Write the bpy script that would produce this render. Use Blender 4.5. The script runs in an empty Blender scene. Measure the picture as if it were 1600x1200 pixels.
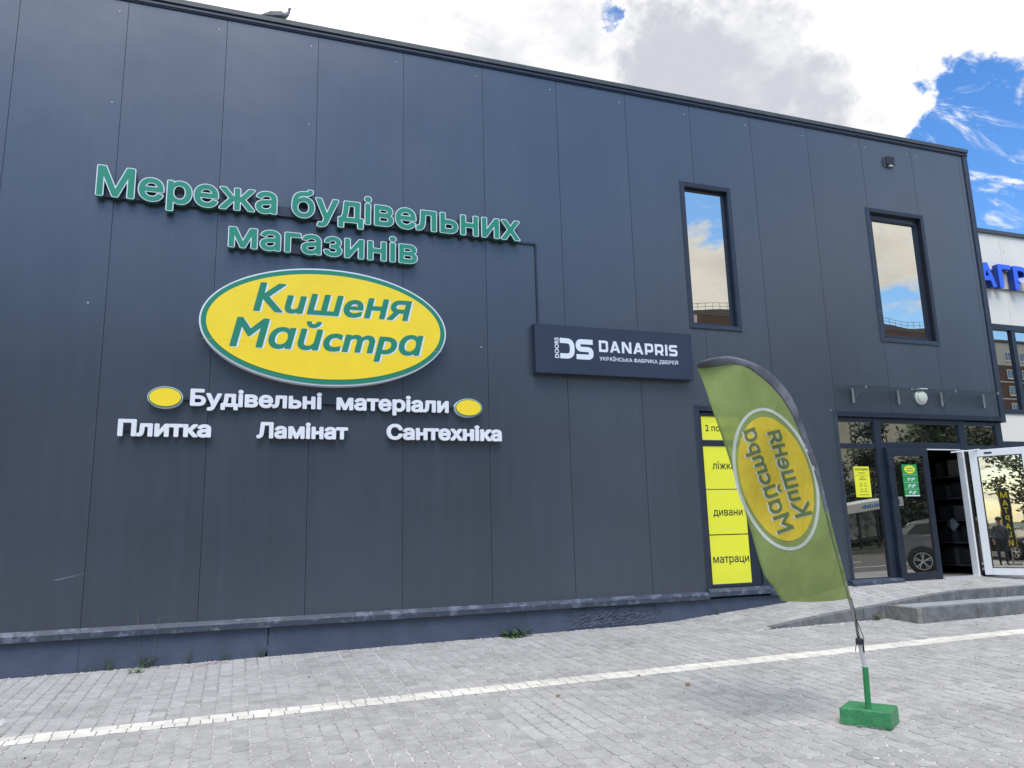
import bpy, bmesh, math, random
import numpy as np
from mathutils import Vector, Matrix
from mathutils.geometry import delaunay_2d_cdt

random.seed(11)
rng = np.random.default_rng(11)
SC = bpy.context.scene
COL = SC.collection
R = math.radians

# ------------------------------------------------------------------ camera
cam = bpy.data.cameras.new('camera')
cam.sensor_width = 36.0
cam.lens = 1194.585 / 1600 * 36.0
cam.clip_start = 0.05
cam.clip_end = 2000
camo = bpy.data.objects.new('camera', cam)
COL.objects.link(camo)
cr = Vector((0.94187345, -0.33498674, -0.02565718))
cu = Vector((-0.03996719, -0.18754498, 0.98144256))
cf = Vector((0.33358212, 0.92336925, 0.19003211))
camo.matrix_world = Matrix(((cr.x, cu.x, -cf.x, 2.653), (cr.y, cu.y, -cf.y, -9.4976),
                            (cr.z, cu.z, -cf.z, 1.69), (0, 0, 0, 1)))
SC.camera = camo

# ------------------------------------------------------------------ light and sky
SUN_EL, SUN_AZ = 62.0, -165.0         # azimuth measured from +y (behind the wall) towards +x
sun = bpy.data.lights.new('sun', 'SUN')
sun.energy = 2.35
sun.angle = R(40)
sun.color = (1.0, 0.94, 0.85)
suno = bpy.data.objects.new('sun', sun)
COL.objects.link(suno)
sdir = Vector((math.sin(R(SUN_AZ)) * math.cos(R(SUN_EL)), math.cos(R(SUN_AZ)) * math.cos(R(SUN_EL)), math.sin(R(SUN_EL))))
suno.rotation_euler = sdir.to_track_quat('Z', 'Y').to_euler()

SC.view_settings.view_transform = 'Standard'
SC.view_settings.look = 'None'
SC.view_settings.exposure = 0.45
SC.view_settings.gamma = 1.0

world = bpy.data.worlds.new('World')
SC.world = world
world.use_nodes = True


class NT:
    """small helper for node trees"""
    def __init__(self, tree):
        self.t = tree
        self.n = tree.nodes
        self.l = tree.links

    def node(self, typ, **kw):
        n = self.n.new(typ)
        for k, v in kw.items():
            setattr(n, k, v)
        return n

    def put(self, sock, v):
        if isinstance(v, bpy.types.NodeSocket):
            self.l.new(v, sock)
        elif v is not None:
            sock.default_value = v

    def math(self, op, a, b=None, c=None, clamp=False):
        n = self.node('ShaderNodeMath', operation=op, use_clamp=clamp)
        self.put(n.inputs[0], a)
        if b is not None:
            self.put(n.inputs[1], b)
        if c is not None:
            self.put(n.inputs[2], c)
        return n.outputs[0]

    def vmath(self, op, a, b=None, s=None):
        n = self.node('ShaderNodeVectorMath', operation=op)
        self.put(n.inputs[0], a)
        if b is not None:
            self.put(n.inputs[1], b)
        if s is not None:
            self.put(n.inputs['Scale'], s)
        return n.outputs['Value'] if op in ('DOT_PRODUCT', 'LENGTH') else n.outputs[0]

    def noise(self, vec, scale, detail=4, rough=0.5, dist=0.0):
        n = self.node('ShaderNodeTexNoise')
        self.put(n.inputs['Vector'], vec)
        n.inputs['Scale'].default_value = scale
        n.inputs['Detail'].default_value = detail
        n.inputs['Roughness'].default_value = rough
        n.inputs['Distortion'].default_value = dist
        return n.outputs[0]

    def ramp(self, v, a, b, lo=0.0, hi=1.0, smooth=True):
        n = self.node('ShaderNodeMapRange', interpolation_type='SMOOTHSTEP' if smooth else 'LINEAR')
        self.put(n.inputs[0], v)
        for i, x in enumerate((a, b, lo, hi)):
            n.inputs[i + 1].default_value = x
        return n.outputs[0]

    def mix(self, f, a, b):
        n = self.node('ShaderNodeMix', data_type='RGBA')
        self.put(n.inputs[0], f)
        self.put(n.inputs[6], a)
        self.put(n.inputs[7], b)
        return n.outputs[2]


def c4(c):
    return (c[0], c[1], c[2], 1.0)


def build_world():
    t = NT(world.node_tree)
    bg = world.node_tree.nodes['Background']
    bg.inputs[1].default_value = 0.1
    sky = t.node('ShaderNodeTexSky', sky_type='NISHITA')
    sky.sun_disc = False
    sky.sun_elevation = R(SUN_EL)
    sky.sun_rotation = R(SUN_AZ)
    sky.air_density = 1.0
    sky.dust_density = 0.6
    sky.ozone_density = 1.6
    tc = t.node('ShaderNodeTexCoord')
    d = t.vmath('NORMALIZE', tc.outputs['Generated'])
    sep = t.node('ShaderNodeSeparateXYZ')
    t.l.new(d, sep.inputs[0])
    z = t.math('MAXIMUM', sep.outputs[2], 0.0)
    # clouds on a flat layer overhead
    k = t.math('DIVIDE', 1.0, t.math('ADD', z, 0.22))
    comb = t.node('ShaderNodeCombineXYZ')
    t.put(comb.inputs[0], t.math('MULTIPLY', sep.outputs[0], k))
    t.put(comb.inputs[1], t.math('MULTIPLY', sep.outputs[1], k))
    t.put(comb.inputs[2], t.math('MULTIPLY', sep.outputs[2], 1.2))
    pv = comb.outputs[0]
    n1 = t.noise(pv, 1.9, 9, 0.58, 0.25)
    n2 = t.noise(t.vmath('ADD', pv, (3.1, 7.7, 1.3)), 1.5, 6, 0.55, 0.3)
    n3 = t.noise(t.vmath('ADD', pv, (9.1, 2.7, 4.3)), 5.0, 7, 0.6, 0.2)

    def warp(scale, amp, det, rough):
        wn = t.node('ShaderNodeTexNoise')
        wn.inputs['Scale'].default_value = scale
        wn.inputs['Detail'].default_value = det
        wn.inputs['Roughness'].default_value = rough
        t.l.new(d, wn.inputs['Vector'])
        w = t.vmath('SUBTRACT', wn.outputs['Color'], (0.5, 0.5, 0.5))
        return t.vmath('SCALE', w, None, amp)
    dw = t.vmath('NORMALIZE', t.vmath('ADD', d, t.vmath('ADD', warp(7.0, 0.20, 8, 0.64), warp(30.0, 0.05, 5, 0.6))))

    def lobe(direction, deg, gain):
        dv = Vector(direction).normalized()
        dp = t.vmath('DOT_PRODUCT', dw, tuple(dv))
        return t.ramp(dp, math.cos(R(deg)), 1.0, 0.0, gain)

    def total(items, base):
        acc = base
        for it in items:
            acc = t.math('ADD', acc, lobe(*it))
        return acc

    # how cloudy each part of the sky is
    cover = total([((0.30, 0.76, 0.58), 62, 0.85), ((-0.3, 0.7, 0.6), 60, 0.4),
                   ((0.735, 0.529, 0.423), 7, -0.55), ((0.790, 0.540, 0.32), 14, -0.62), ((0.83, 0.50, 0.24), 16, -0.45),
                   ((0.702, 0.537, 0.466), 3.6, -0.55), ((0.700, 0.497, 0.513), 7, 0.6), ((0.383, 0.703, 0.600), 1.5, -0.9),
                   ((0.640, 0.620, 0.458), 5.0, 0.35), ((0.668, 0.585, 0.455), 3.5, 0.35), ((0.768, 0.537, 0.358), 4.0, 0.18), ((0.785, 0.530, 0.320), 3.5, 0.14), ((0.735, 0.520, 0.445), 2.6, 0.30),
                   ((0.52, -0.752, 0.415), 9, -0.9), ((0.550, -0.780, 0.300), 8.5, 1.1),
                   ((0.705, -0.637, 0.315), 8, 0.55), ((0.728, -0.650, 0.215), 7, -0.6),
                   ((-0.2, -0.8, 0.5), 45, -0.35), ((0.0, 0.0, 1.0), 35, -0.05)], -0.02)
    n4 = t.noise(t.vmath('ADD', pv, (1.7, 5.2, 8.3)), 13.0, 6, 0.65, 0.5)
    cover = t.math('ADD', cover, t.math('MULTIPLY', t.math('SUBTRACT', n4, 0.5), 0.9))
    m = t.math('ADD', t.math('ADD', t.math('MULTIPLY', t.math('SUBTRACT', n1, 0.5), 1.7),
                             t.math('MULTIPLY', t.math('SUBTRACT', n3, 0.5), 1.5)), cover)
    mp = t.node('ShaderNodeMapping')
    mp.inputs['Rotation'].default_value = (0, 0, 0.9)
    mp.inputs['Scale'].default_value = (1.0, 2.6, 1.0)
    t.l.new(pv, mp.inputs[0])
    wf = t.math('MULTIPLY', t.ramp(t.noise(mp.outputs[0], 4.6, 8, 0.62, 0.5), 0.50, 0.68), lobe((0.765, 0.535, 0.355), 15, 1.25))
    mask = t.math('MAXIMUM', t.ramp(m, -0.10, 0.36), t.math('MINIMUM', wf, 0.95))
    # the grey undersides of the nearer clouds, the glow round the hidden sun
    grey = total([((0.520, 0.680, 0.515), 8.5, 0.75), ((0.352, 0.752, 0.557), 8.5, 0.50), ((0.190, 0.780, 0.590), 6, 0.42),
                  ((0.630, 0.606, 0.482), 5, 0.5), ((0.46, 0.70, 0.53), 6, 0.30), ((0.562, -0.780, 0.275), 6, 0.32), ((0.70, -0.640, 0.325), 6, 0.22)], -0.10)
    g = t.math('ADD', grey, t.math('ADD', t.math('MULTIPLY', t.math('SUBTRACT', n2, 0.5), 1.1),
                                   t.math('MULTIPLY', t.math('SUBTRACT', n3, 0.5), 1.2)))
    greyf = t.ramp(g, -0.05, 0.75)
    glow = lobe((-0.19, 0.50, 0.85), 75, 1.0)
    front = t.ramp(sep.outputs[1], -0.25, 0.45)
    bright = t.mix(front, (8.6, 8.5, 8.1, 1), (7.9, 7.85, 7.8, 1))
    brightg = t.mix(glow, bright, (10.8, 10.6, 10.3, 1))
    dark = t.mix(front, (5.5, 5.35, 5.1, 1), (4.7, 4.85, 5.3, 1))
    cloud = t.mix(greyf, brightg, dark)
    skyc = t.node('ShaderNodeHueSaturation')
    skyc.inputs['Saturation'].default_value = 1.28
    skyc.inputs['Value'].default_value = SKYV
    t.l.new(sky.outputs[0], skyc.inputs['Color'])
    deep = t.mix(1.0, skyc.outputs[0], (0.66, 0.72, 0.82, 1))
    deep.node.blend_type = 'MULTIPLY'
    blue = t.mix(front, skyc.outputs[0], deep)
    out = t.mix(mask, blue, cloud)
    t.l.new(out, bg.inputs[0])


SKYV = 2.1
build_world()

# ------------------------------------------------------------------ materials
MATS = {}


def mat(name, color, rough=0.6, metal=0.0, var=0.0, vscale=6.0, bump=0.0, bscale=40.0, spec=0.5,
        blotch=None, blotch_scale=3.0, blotch_range=(0.55, 0.7), streak=False):
    if name in MATS:
        return MATS[name]
    m = bpy.data.materials.new(name)
    m.use_nodes = True
    t = NT(m.node_tree)
    b = m.node_tree.nodes['Principled BSDF']
    b.inputs['Base Color'].default_value = c4(color)
    b.inputs['Roughness'].default_value = rough
    b.inputs['Metallic'].default_value = metal
    b.inputs['Specular IOR Level'].default_value = spec
    tc = t.node('ShaderNodeTexCoord')
    v = tc.outputs['Object']
    if streak:
        mp = t.node('ShaderNodeMapping')
        mp.inputs['Scale'].default_value = (1, 1, 0.12)
        t.l.new(v, mp.inputs[0])
        vs = mp.outputs[0]
    else:
        vs = v
    col = None
    if var > 0:
        n = t.noise(vs, vscale, 6, 0.6)
        f = t.ramp(n, 0.3, 0.7, 0, 1)
        lo = c4([x * (1 - var) for x in color])
        hi = c4([min(1, x * (1 + var)) for x in color])
        col = t.mix(f, lo, hi)
    if blotch is not None:
        n = t.noise(vs, blotch_scale, 8, 0.65)
        f = t.ramp(n, blotch_range[0], blotch_range[1], 0, 1)
        col = t.mix(f, col if col is not None else c4(color), c4(blotch))
    if col is not None:
        t.l.new(col, b.inputs['Base Color'])
    if bump > 0:
        n = t.noise(v, bscale, 5, 0.6)
        bp = t.node('ShaderNodeBump')
        bp.inputs['Strength'].default_value = bump
        bp.inputs['Distance'].default_value = 0.02
        t.l.new(n, bp.inputs['Height'])
        t.l.new(bp.outputs[0], b.inputs['Normal'])
    MATS[name] = m
    return m


def cladding_mat(name, color, pitch=0.0256, depth=0.0009, rough=0.30):
    """painted sandwich panel with fine vertical ribs, darker in the grooves"""
    m = bpy.data.materials.new(name)
    m.use_nodes = True
    t = NT(m.node_tree)
    b = m.node_tree.nodes['Principled BSDF']
    tc = t.node('ShaderNodeTexCoord')
    geo = t.node('ShaderNodeNewGeometry')
    sep = t.node('ShaderNodeSeparateXYZ')
    t.l.new(geo.outputs['Position'], sep.inputs[0])
    ph = t.math('MULTIPLY', sep.outputs[0], 2 * math.pi / pitch)
    s = t.math('SINE', ph)
    s = t.math('MULTIPLY_ADD', s, 0.5, 0.5)
    s = t.math('POWER', s, 0.35)
    bp = t.node('ShaderNodeBump')
    bp.inputs['Strength'].default_value = 0.6
    bp.inputs['Distance'].default_value = depth
    t.l.new(s, bp.inputs['Height'])
    big = t.noise(geo.outputs['Position'], 0.45, 4, 0.55)
    mp = t.node('ShaderNodeMapping')
    mp.inputs['Scale'].default_value = (9, 9, 0.35)
    t.l.new(geo.outputs['Position'], mp.inputs[0])
    st = t.noise(mp.outputs[0], 1.0, 5, 0.6)
    f = t.math('ADD', t.math('MULTIPLY', t.ramp(big, 0.3, 0.7), 0.5), t.math('MULTIPLY', t.ramp(st, 0.35, 0.7), 0.5))
    col = t.mix(f, c4([x * 0.87 for x in color]), c4([x * 1.14 for x in color]))
    # the rib bottoms are mixed towards a darker tone
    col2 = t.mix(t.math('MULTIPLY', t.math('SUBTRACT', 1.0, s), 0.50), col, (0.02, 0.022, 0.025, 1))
    # slight unevenness of the sheet metal
    buck = t.noise(geo.outputs['Position'], 1.3, 2, 0.4)
    bp2 = t.node('ShaderNodeBump')
    bp2.inputs['Strength'].default_value = 0.35
    bp2.inputs['Distance'].default_value = 0.02
    t.l.new(buck, bp2.inputs['Height'])
    t.l.new(bp2.outputs[0], bp.inputs['Normal'])
    # dried splash marks, ragged runs of rain water
    run = t.node('ShaderNodeMapping')
    run.inputs['Scale'].default_value = (14, 14, 0.22)
    t.l.new(geo.outputs['Position'], run.inputs[0])
    rn = t.noise(run.outputs[0], 1.0, 7, 0.7)
    col2 = t.mix(t.math('MULTIPLY', t.ramp(rn, 0.62, 0.78), 0.22), col2, (0.11, 0.115, 0.12, 1))
    inf = t.node('ShaderNodeObjectInfo')
    pv = t.math('MULTIPLY_ADD', inf.outputs['Random'], 0.10, 0.95)
    hs = t.node('ShaderNodeHueSaturation')
    t.l.new(pv, hs.inputs['Value'])
    t.l.new(col2, hs.inputs['Color'])
    t.l.new(hs.outputs[0], b.inputs['Base Color'])
    b.inputs['Roughness'].default_value = rough
    t.l.new(t.ramp(big, 0.2, 0.8, rough - 0.03, rough + 0.06), b.inputs['Roughness'])
    b.inputs['Specular IOR Level'].default_value = 0.9
    b.inputs['Coat Weight'].default_value = 0.45
    b.inputs['Coat Roughness'].default_value = 0.28
    t.l.new(bp.outputs[0], b.inputs['Normal'])
    MATS[name] = m
    return m


def glass_mat(name, tint, reflect, inside=(0.012, 0.014, 0.016), wob=0.0):
    """coated window glass over a dark room"""
    m = bpy.data.materials.new(name)
    m.use_nodes = True
    t = NT(m.node_tree)
    for n in list(t.n):
        t.n.remove(n)
    out = t.node('ShaderNodeOutputMaterial')
    dif = t.node('ShaderNodeBsdfDiffuse')
    dif.inputs[0].default_value = c4(inside)
    gl = t.node('ShaderNodeBsdfGlossy')
    gl.inputs['Color'].default_value = c4(tint)
    gl.inputs['Roughness'].default_value = 0.0
    if wob > 0:
        tc = t.node('ShaderNodeTexCoord')
        n = t.noise(tc.outputs['Object'], 2.3, 2, 0.4)
        bp = t.node('ShaderNodeBump')
        bp.inputs['Strength'].default_value = wob
        bp.inputs['Distance'].default_value = 0.01
        t.l.new(n, bp.inputs['Height'])
        t.l.new(bp.outputs[0], gl.inputs['Normal'])
    mx = t.node('ShaderNodeMixShader')
    mx.inputs[0].default_value = reflect
    t.l.new(dif.outputs[0], mx.inputs[1])
    t.l.new(gl.outputs[0], mx.inputs[2])
    t.l.new(mx.outputs[0], out.inputs[0])
    MATS[name] = m
    return m


def clear_glass(name, tint=(0.85, 0.9, 0.9), reflect=0.12):
    m = bpy.data.materials.new(name)
    m.use_nodes = True
    t = NT(m.node_tree)
    for n in list(t.n):
        t.n.remove(n)
    out = t.node('ShaderNodeOutputMaterial')
    tr = t.node('ShaderNodeBsdfTransparent')
    tr.inputs[0].default_value = c4(tint)
    gl = t.node('ShaderNodeBsdfGlossy')
    gl.inputs['Roughness'].default_value = 0.0
    mx = t.node('ShaderNodeMixShader')
    mx.inputs[0].default_value = reflect
    t.l.new(tr.outputs[0], mx.inputs[1])
    t.l.new(gl.outputs[0], mx.inputs[2])
    t.l.new(mx.outputs[0], out.inputs[0])
    MATS[name] = m
    return m


def cloth_mat(name, color, through=0.16, var=0.10):
    m = bpy.data.materials.new(name)
    m.use_nodes = True
    t = NT(m.node_tree)
    for n in list(t.n):
        t.n.remove(n)
    out = t.node('ShaderNodeOutputMaterial')
    tc = t.node('ShaderNodeTexCoord')
    v = tc.outputs['Object']
    n1 = t.noise(v, 3.0, 5, 0.6)
    col = t.mix(t.ramp(n1, 0.3, 0.7), c4([x * (1 - var) for x in color]), c4([min(1, x * (1 + var)) for x in color]))
    dif = t.node('ShaderNodeBsdfDiffuse')
    t.l.new(col, dif.inputs[0])
    tl = t.node('ShaderNodeBsdfTranslucent')
    t.l.new(col, tl.inputs[0])
    tr = t.node('ShaderNodeBsdfTransparent')
    tr.inputs[0].default_value = c4([min(1, x * 2.2 + 0.1) for x in color])
    m1 = t.node('ShaderNodeMixShader')
    m1.inputs[0].default_value = 0.42
    t.l.new(dif.outputs[0], m1.inputs[1])
    t.l.new(tl.outputs[0], m1.inputs[2])
    m2 = t.node('ShaderNodeMixShader')
    m2.inputs[0].default_value = through
    t.l.new(m1.outputs[0], m2.inputs[1])
    t.l.new(tr.outputs[0], m2.inputs[2])
    # crinkles of thin polyester
    mp = t.node('ShaderNodeMapping')
    mp.inputs['Scale'].default_value = (5, 5, 1.2)
    mp.inputs['Rotation'].default_value = (0, 0.35, 0)
    t.l.new(v, mp.inputs[0])
    n2 = t.noise(mp.outputs[0], 2.0, 4, 0.5, 0.4)
    bp = t.node('ShaderNodeBump')
    bp.inputs['Strength'].default_value = 0.8
    bp.inputs['Distance'].default_value = 0.035
    t.l.new(n2, bp.inputs['Height'])
    t.l.new(bp.outputs[0], dif.inputs['Normal'])
    t.l.new(bp.outputs[0], tl.inputs['Normal'])
    t.l.new(m2.outputs[0], out.inputs[0])
    MATS[name] = m
    return m


def paver_mat(name, base, speck=0.25):
    """concrete block: own tone per block (colour attribute), fine aggregate, dusty stains"""
    m = bpy.data.materials.new(name)
    m.use_nodes = True
    t = NT(m.node_tree)
    b = m.node_tree.nodes['Principled BSDF']
    geo = t.node('ShaderNodeNewGeometry')
    at = t.node('ShaderNodeAttribute')
    at.attribute_name = 'tone'
    P = geo.outputs['Position']
    n1 = t.noise(P, 90, 3, 0.7)
    n2 = t.noise(P, 1.1, 5, 0.6)
    n3 = t.noise(P, 9, 5, 0.65)
    v = t.math('ADD', t.math('MULTIPLY', t.ramp(n1, 0.3, 0.7), speck),
               t.math('ADD', t.math('MULTIPLY', t.ramp(n2, 0.3, 0.7), 0.20), t.math('MULTIPLY', t.ramp(n3, 0.3, 0.7), 0.20)))
    v = t.math('ADD', v, 0.70)
    n5 = t.noise(P, 0.42, 6, 0.62, 0.6)
    v = t.math('MULTIPLY', v, t.ramp(n5, 0.56, 0.72, 1.0, 0.89))
    n6 = t.noise(P, 2.7, 4, 0.6, 0.3)
    v = t.math('MULTIPLY', v, t.ramp(n6, 0.68, 0.74, 1.0, 0.78))
    v = t.math('MULTIPLY', v, at.outputs['Fac'])
    sc = t.vmath('SCALE', base, None, v)
    dusty = t.ramp(n3, 0.56, 0.74, 0.0, 0.32)
    col = t.mix(dusty, sc, (0.47, 0.45, 0.42, 1))
    t.l.new(col, b.inputs['Base Color'])
    b.inputs['Roughness'].default_value = 0.88
    b.inputs['Specular IOR Level'].default_value = 0.3
    bp = t.node('ShaderNodeBump')
    bp.inputs['Strength'].default_value = 0.35
    bp.inputs['Distance'].default_value = 0.004
    t.l.new(n1, bp.inputs['Height'])
    t.l.new(bp.outputs[0], b.inputs['Normal'])
    MATS[name] = m
    return m


NAVY = (0.032, 0.040, 0.056)
CLAD = cladding_mat('anthracite_cladding', (0.038, 0.051, 0.071))
TRIM = mat('anthracite_trim', (0.021, 0.029, 0.048), 0.38, 0, 0.12, 5, spec=0.55, blotch=(0.07, 0.085, 0.115), blotch_scale=4, blotch_range=(0.6, 0.8))
FRAME = mat('anthracite_frame', (0.016, 0.023, 0.039), 0.35, 0, 0.10, 5)
LEDGE = mat('worn_ledge_paint', (0.043, 0.054, 0.078), 0.42, 0, 0.14, 9, blotch=(0.120, 0.140, 0.185), blotch_scale=5.5, blotch_range=(0.50, 0.62))
PLINTH = mat('painted_plinth', (0.060, 0.079, 0.118), 0.55, 0, 0.14, 3.0, 0.25, 30, blotch=(0.050, 0.068, 0.105), blotch_scale=7, blotch_range=(0.62, 0.75))
ROUGHP = mat('rough_plinth_patch', (0.055, 0.070, 0.105), 0.6, 0, 0.25, 9, 1.0, 34)
DARKGAP = mat('dark_gap', (0.010, 0.011, 0.013), 0.8)
COPING = mat('coping_metal', (0.075, 0.082, 0.080), 0.4, 0.2, 0.15, 6)
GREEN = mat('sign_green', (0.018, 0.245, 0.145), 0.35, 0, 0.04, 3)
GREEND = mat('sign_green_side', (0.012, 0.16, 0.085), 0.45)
WHITEA = mat('sign_white', (0.72, 0.76, 0.82), 0.35, 0, 0.03, 3)
WHITEL = mat('letter_white', (0.74, 0.76, 0.79), 0.35, 0, 0.03, 3)
YELLOW = mat('sign_yellow', (0.90, 0.66, 0.024), 0.38, 0, 0.035, 2.0)
LEMON = mat('lemon_film', (0.80, 0.80, 0.045), 0.35, 0, 0.02, 2.0)
BLACKT = mat('black_print', (0.02, 0.022, 0.02), 0.5)
GREENT = mat('green_print', (0.014, 0.215, 0.125), 0.4)
DSBLUE = mat('sign_dark_blue', (0.022, 0.035, 0.060), 0.42, 0, 0.06, 2)
STEEL = mat('brushed_steel', (0.42, 0.41, 0.38), 0.34, 0.9)
STEELD = mat('dull_steel', (0.34, 0.33, 0.31), 0.4, 0.8)
WPVC = mat('white_plastic', (0.82, 0.82, 0.81), 0.35, 0, 0.03, 4)
BLACKP = mat('black_plastic', (0.018, 0.018, 0.02), 0.45)
PAVER = paver_mat('grey_paver', (0.346, 0.336, 0.314))
PAVERW = paver_mat('white_paver', (0.655, 0.625, 0.540), 0.14)
SAND = mat('joint_sand', (0.47, 0.455, 0.43), 0.95, 0, 0.30, 2.2, blotch=(0.22, 0.21, 0.20), blotch_scale=1.1, blotch_range=(0.50, 0.64))
CONC = mat('kerb_concrete', (0.150, 0.152, 0.150), 0.9, 0, 0.30, 7, 0.5, 60, blotch=(0.27, 0.265, 0.25), blotch_scale=9, blotch_range=(0.58, 0.75))
CONCT = mat('step_concrete', (0.30, 0.305, 0.31), 0.9, 0, 0.2, 9, 0.4, 60)
GPAINT = mat('green_base_paint', (0.040, 0.225, 0.080), 0.45, 0, 0.16, 9, 0.45, 40, blotch=(0.02, 0.15, 0.05), blotch_scale=14, blotch_range=(0.6, 0.75))
FLAGG = cloth_mat('flag_green', (0.290, 0.355, 0.128), 0.11)
FLAGY = cloth_mat('flag_yellow', (0.86, 0.64, 0.080), 0.10)
FLAGW = cloth_mat('flag_white', (0.70, 0.73, 0.68), 0.06, 0.03)
FLAGT = cloth_mat('flag_print_green', (0.200, 0.255, 0.110), 0.08)
SLEEVE = cloth_mat('flag_sleeve_grey', (0.215, 0.222, 0.250), 0.04, 0.35)
GLASSU = glass_mat('bronze_mirror_glass', (0.86, 0.83, 0.76), 0.70, wob=0.025)
GLASSE = glass_mat('entrance_mirror_glass', (0.74, 0.72, 0.64), 0.64, wob=0.025)
GLASSN = glass_mat('neighbour_mirror_glass', (0.80, 0.79, 0.75), 0.66, wob=0.008)
GLASSD = glass_mat('door_mirror_glass', (0.92, 0.87, 0.72), 0.68, wob=0.04)
GLASSC = clear_glass('clear_glass', (0.86, 0.92, 0.90), 0.10)
GLASSI = clear_glass('inner_glass', (0.60, 0.61, 0.62), 0.13)
LEAF = None

# ------------------------------------------------------------------ object helpers
WL = {}          # world location of every object that may become a parent


def wl(o):
    v = Vector((0, 0, 0))
    while o is not None:
        v = v + o.location
        o = o.parent
    return v


def tag(o, label=None, cat=None, group=None, kind=None):
    if label:
        o['label'] = label
    if cat:
        o['category'] = cat
    if group:
        o['group'] = group
    if kind:
        o['kind'] = kind
    return o


def thing(name, loc, label, cat, group=None):
    o = bpy.data.objects.new(name, None)
    o.empty_display_size = 0.2
    COL.objects.link(o)
    o.location = loc
    return tag(o, label, cat, group)


class MB:
    """collects shapes in world coordinates, builds ONE mesh object"""
    def __init__(self):
        self.v = []
        self.f = []
        self.m = []
        self.mats = []
        self.cur = 0

    def use(self, m):
        if m not in self.mats:
            self.mats.append(m)
        self.cur = self.mats.index(m)
        return self

    def add(self, vs, fs):
        k = len(self.v)
        self.v.extend([tuple(p) for p in vs])
        for f in fs:
            self.f.append([i + k for i in f])
            self.m.append(self.cur)
        return self

    def box(self, x0, x1, y0, y1, z0, z1):
        vs = [(x0, y0, z0), (x1, y0, z0), (x1, y1, z0), (x0, y1, z0), (x0, y0, z1), (x1, y0, z1), (x1, y1, z1), (x0, y1, z1)]
        fs = [(0, 3, 2, 1), (4, 5, 6, 7), (0, 1, 5, 4), (1, 2, 6, 5), (2, 3, 7, 6), (3, 0, 4, 7)]
        return self.add(vs, fs)

    def obox(self, c, ax, ay, az, hx, hy, hz):
        c, ax, ay, az = Vector(c), Vector(ax), Vector(ay), Vector(az)
        vs = []
        for sz in (-1, 1):
            for sx, sy in ((-1, -1), (1, -1), (1, 1), (-1, 1)):
                vs.append(c + ax * hx * sx + ay * hy * sy + az * hz * sz)
        fs = [(0, 3, 2, 1), (4, 5, 6, 7), (0, 1, 5, 4), (1, 2, 6, 5), (2, 3, 7, 6), (3, 0, 4, 7)]
        return self.add(vs, fs)

    def prism(self, pts, ext):
        """polygon pts (3D) pushed along vector ext"""
        n = len(pts)
        e = Vector(ext)
        vs = [Vector(p) for p in pts] + [Vector(p) + e for p in pts]
        fs = [tuple(range(n))[::-1], tuple(range(n, 2 * n))]
        for i in range(n):
            j = (i + 1) % n
            fs.append((i, j, n + j, n + i))
        return self.add(vs, fs)

    def tube(self, pts, r, seg=8, caps=True):
        pts = [Vector(p) for p in pts]
        rs = r if isinstance(r, (list, tuple)) else [r] * len(pts)
        vs, fs = [], []
        prev = None
        for i, p in enumerate(pts):
            d = (pts[min(i + 1, len(pts) - 1)] - pts[max(i - 1, 0)]).normalized()
            a = d.orthogonal().normalized() if prev is None else (prev - d * prev.dot(d)).normalized()
            prev = a
            b = d.cross(a)
            for k in range(seg):
                t = 2 * math.pi * k / seg
                vs.append(p + (a * math.cos(t) + b * math.sin(t)) * rs[i])
        for i in range(len(pts) - 1):
            for k in range(seg):
                k2 = (k + 1) % seg
                fs.append((i * seg + k, i * seg + k2, (i + 1) * seg + k2, (i + 1) * seg + k))
        if caps:
            fs.append(tuple(range(seg))[::-1])
            fs.append(tuple((len(pts) - 1) * seg + k for k in range(seg)))
        return self.add(vs, fs)

    def lathe(self, prof, c, axis, seg=20):
        """prof = [(radius, along)]"""
        a = Vector(axis).normalized()
        u = a.orthogonal().normalized()
        w = a.cross(u)
        c = Vector(c)
        vs, fs = [], []
        for r, h in prof:
            for k in range(seg):
                t = 2 * math.pi * k / seg
                vs.append(c + a * h + (u * math.cos(t) + w * math.sin(t)) * max(r, 1e-4))
        for i in range(len(prof) - 1):
            for k in range(seg):
                k2 = (k + 1) % seg
                fs.append((i * seg + k, i * seg + k2, (i + 1) * seg + k2, (i + 1) * seg + k))
        fs.append(tuple(range(seg))[::-1])
        fs.append(tuple((len(prof) - 1) * seg + k for k in range(seg)))
        return self.add(vs, fs)

    def build(self, name, m=None, parent=None, smooth=False, bevel=0.0, seg=2):
        me = bpy.data.meshes.new(name)
        off = wl(parent) if parent is not None else Vector((0, 0, 0))
        vs = [(p[0] - off.x, p[1] - off.y, p[2] - off.z) for p in self.v]
        me.from_pydata(vs, [], self.f)
        for mm in (self.mats if self.mats else [m]):
            me.materials.append(mm)
        if self.mats:
            me.polygons.foreach_set('material_index', self.m)
        if smooth:
            me.polygons.foreach_set('use_smooth', [True] * len(me.polygons))
        me.update()
        o = bpy.data.objects.new(name, me)
        COL.objects.link(o)
        if parent is not None:
            o.parent = parent
        if bevel > 0:
            bm = bmesh.new()
            bm.from_mesh(me)
            bmesh.ops.recalc_face_normals(bm, faces=bm.faces)
            ed = [e for e in bm.edges if len(e.link_faces) == 2 and e.calc_face_angle(0) > 0.6]
            bmesh.ops.bevel(bm, geom=ed, offset=bevel, segments=seg, affect='EDGES', profile=0.6, clamp_overlap=True)
            bm.to_mesh(me)
            bm.free()
        return o


def place(o, loc):
    """give a single-mesh thing its origin at loc without moving it"""
    v = Vector(loc)
    o.data.transform(Matrix.Translation(-v))
    o.location = v
    return o


# ------------------------------------------------------------------ lettering: outlines from the built-in font, merged, emboldened and filled
GLY = {}


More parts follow.
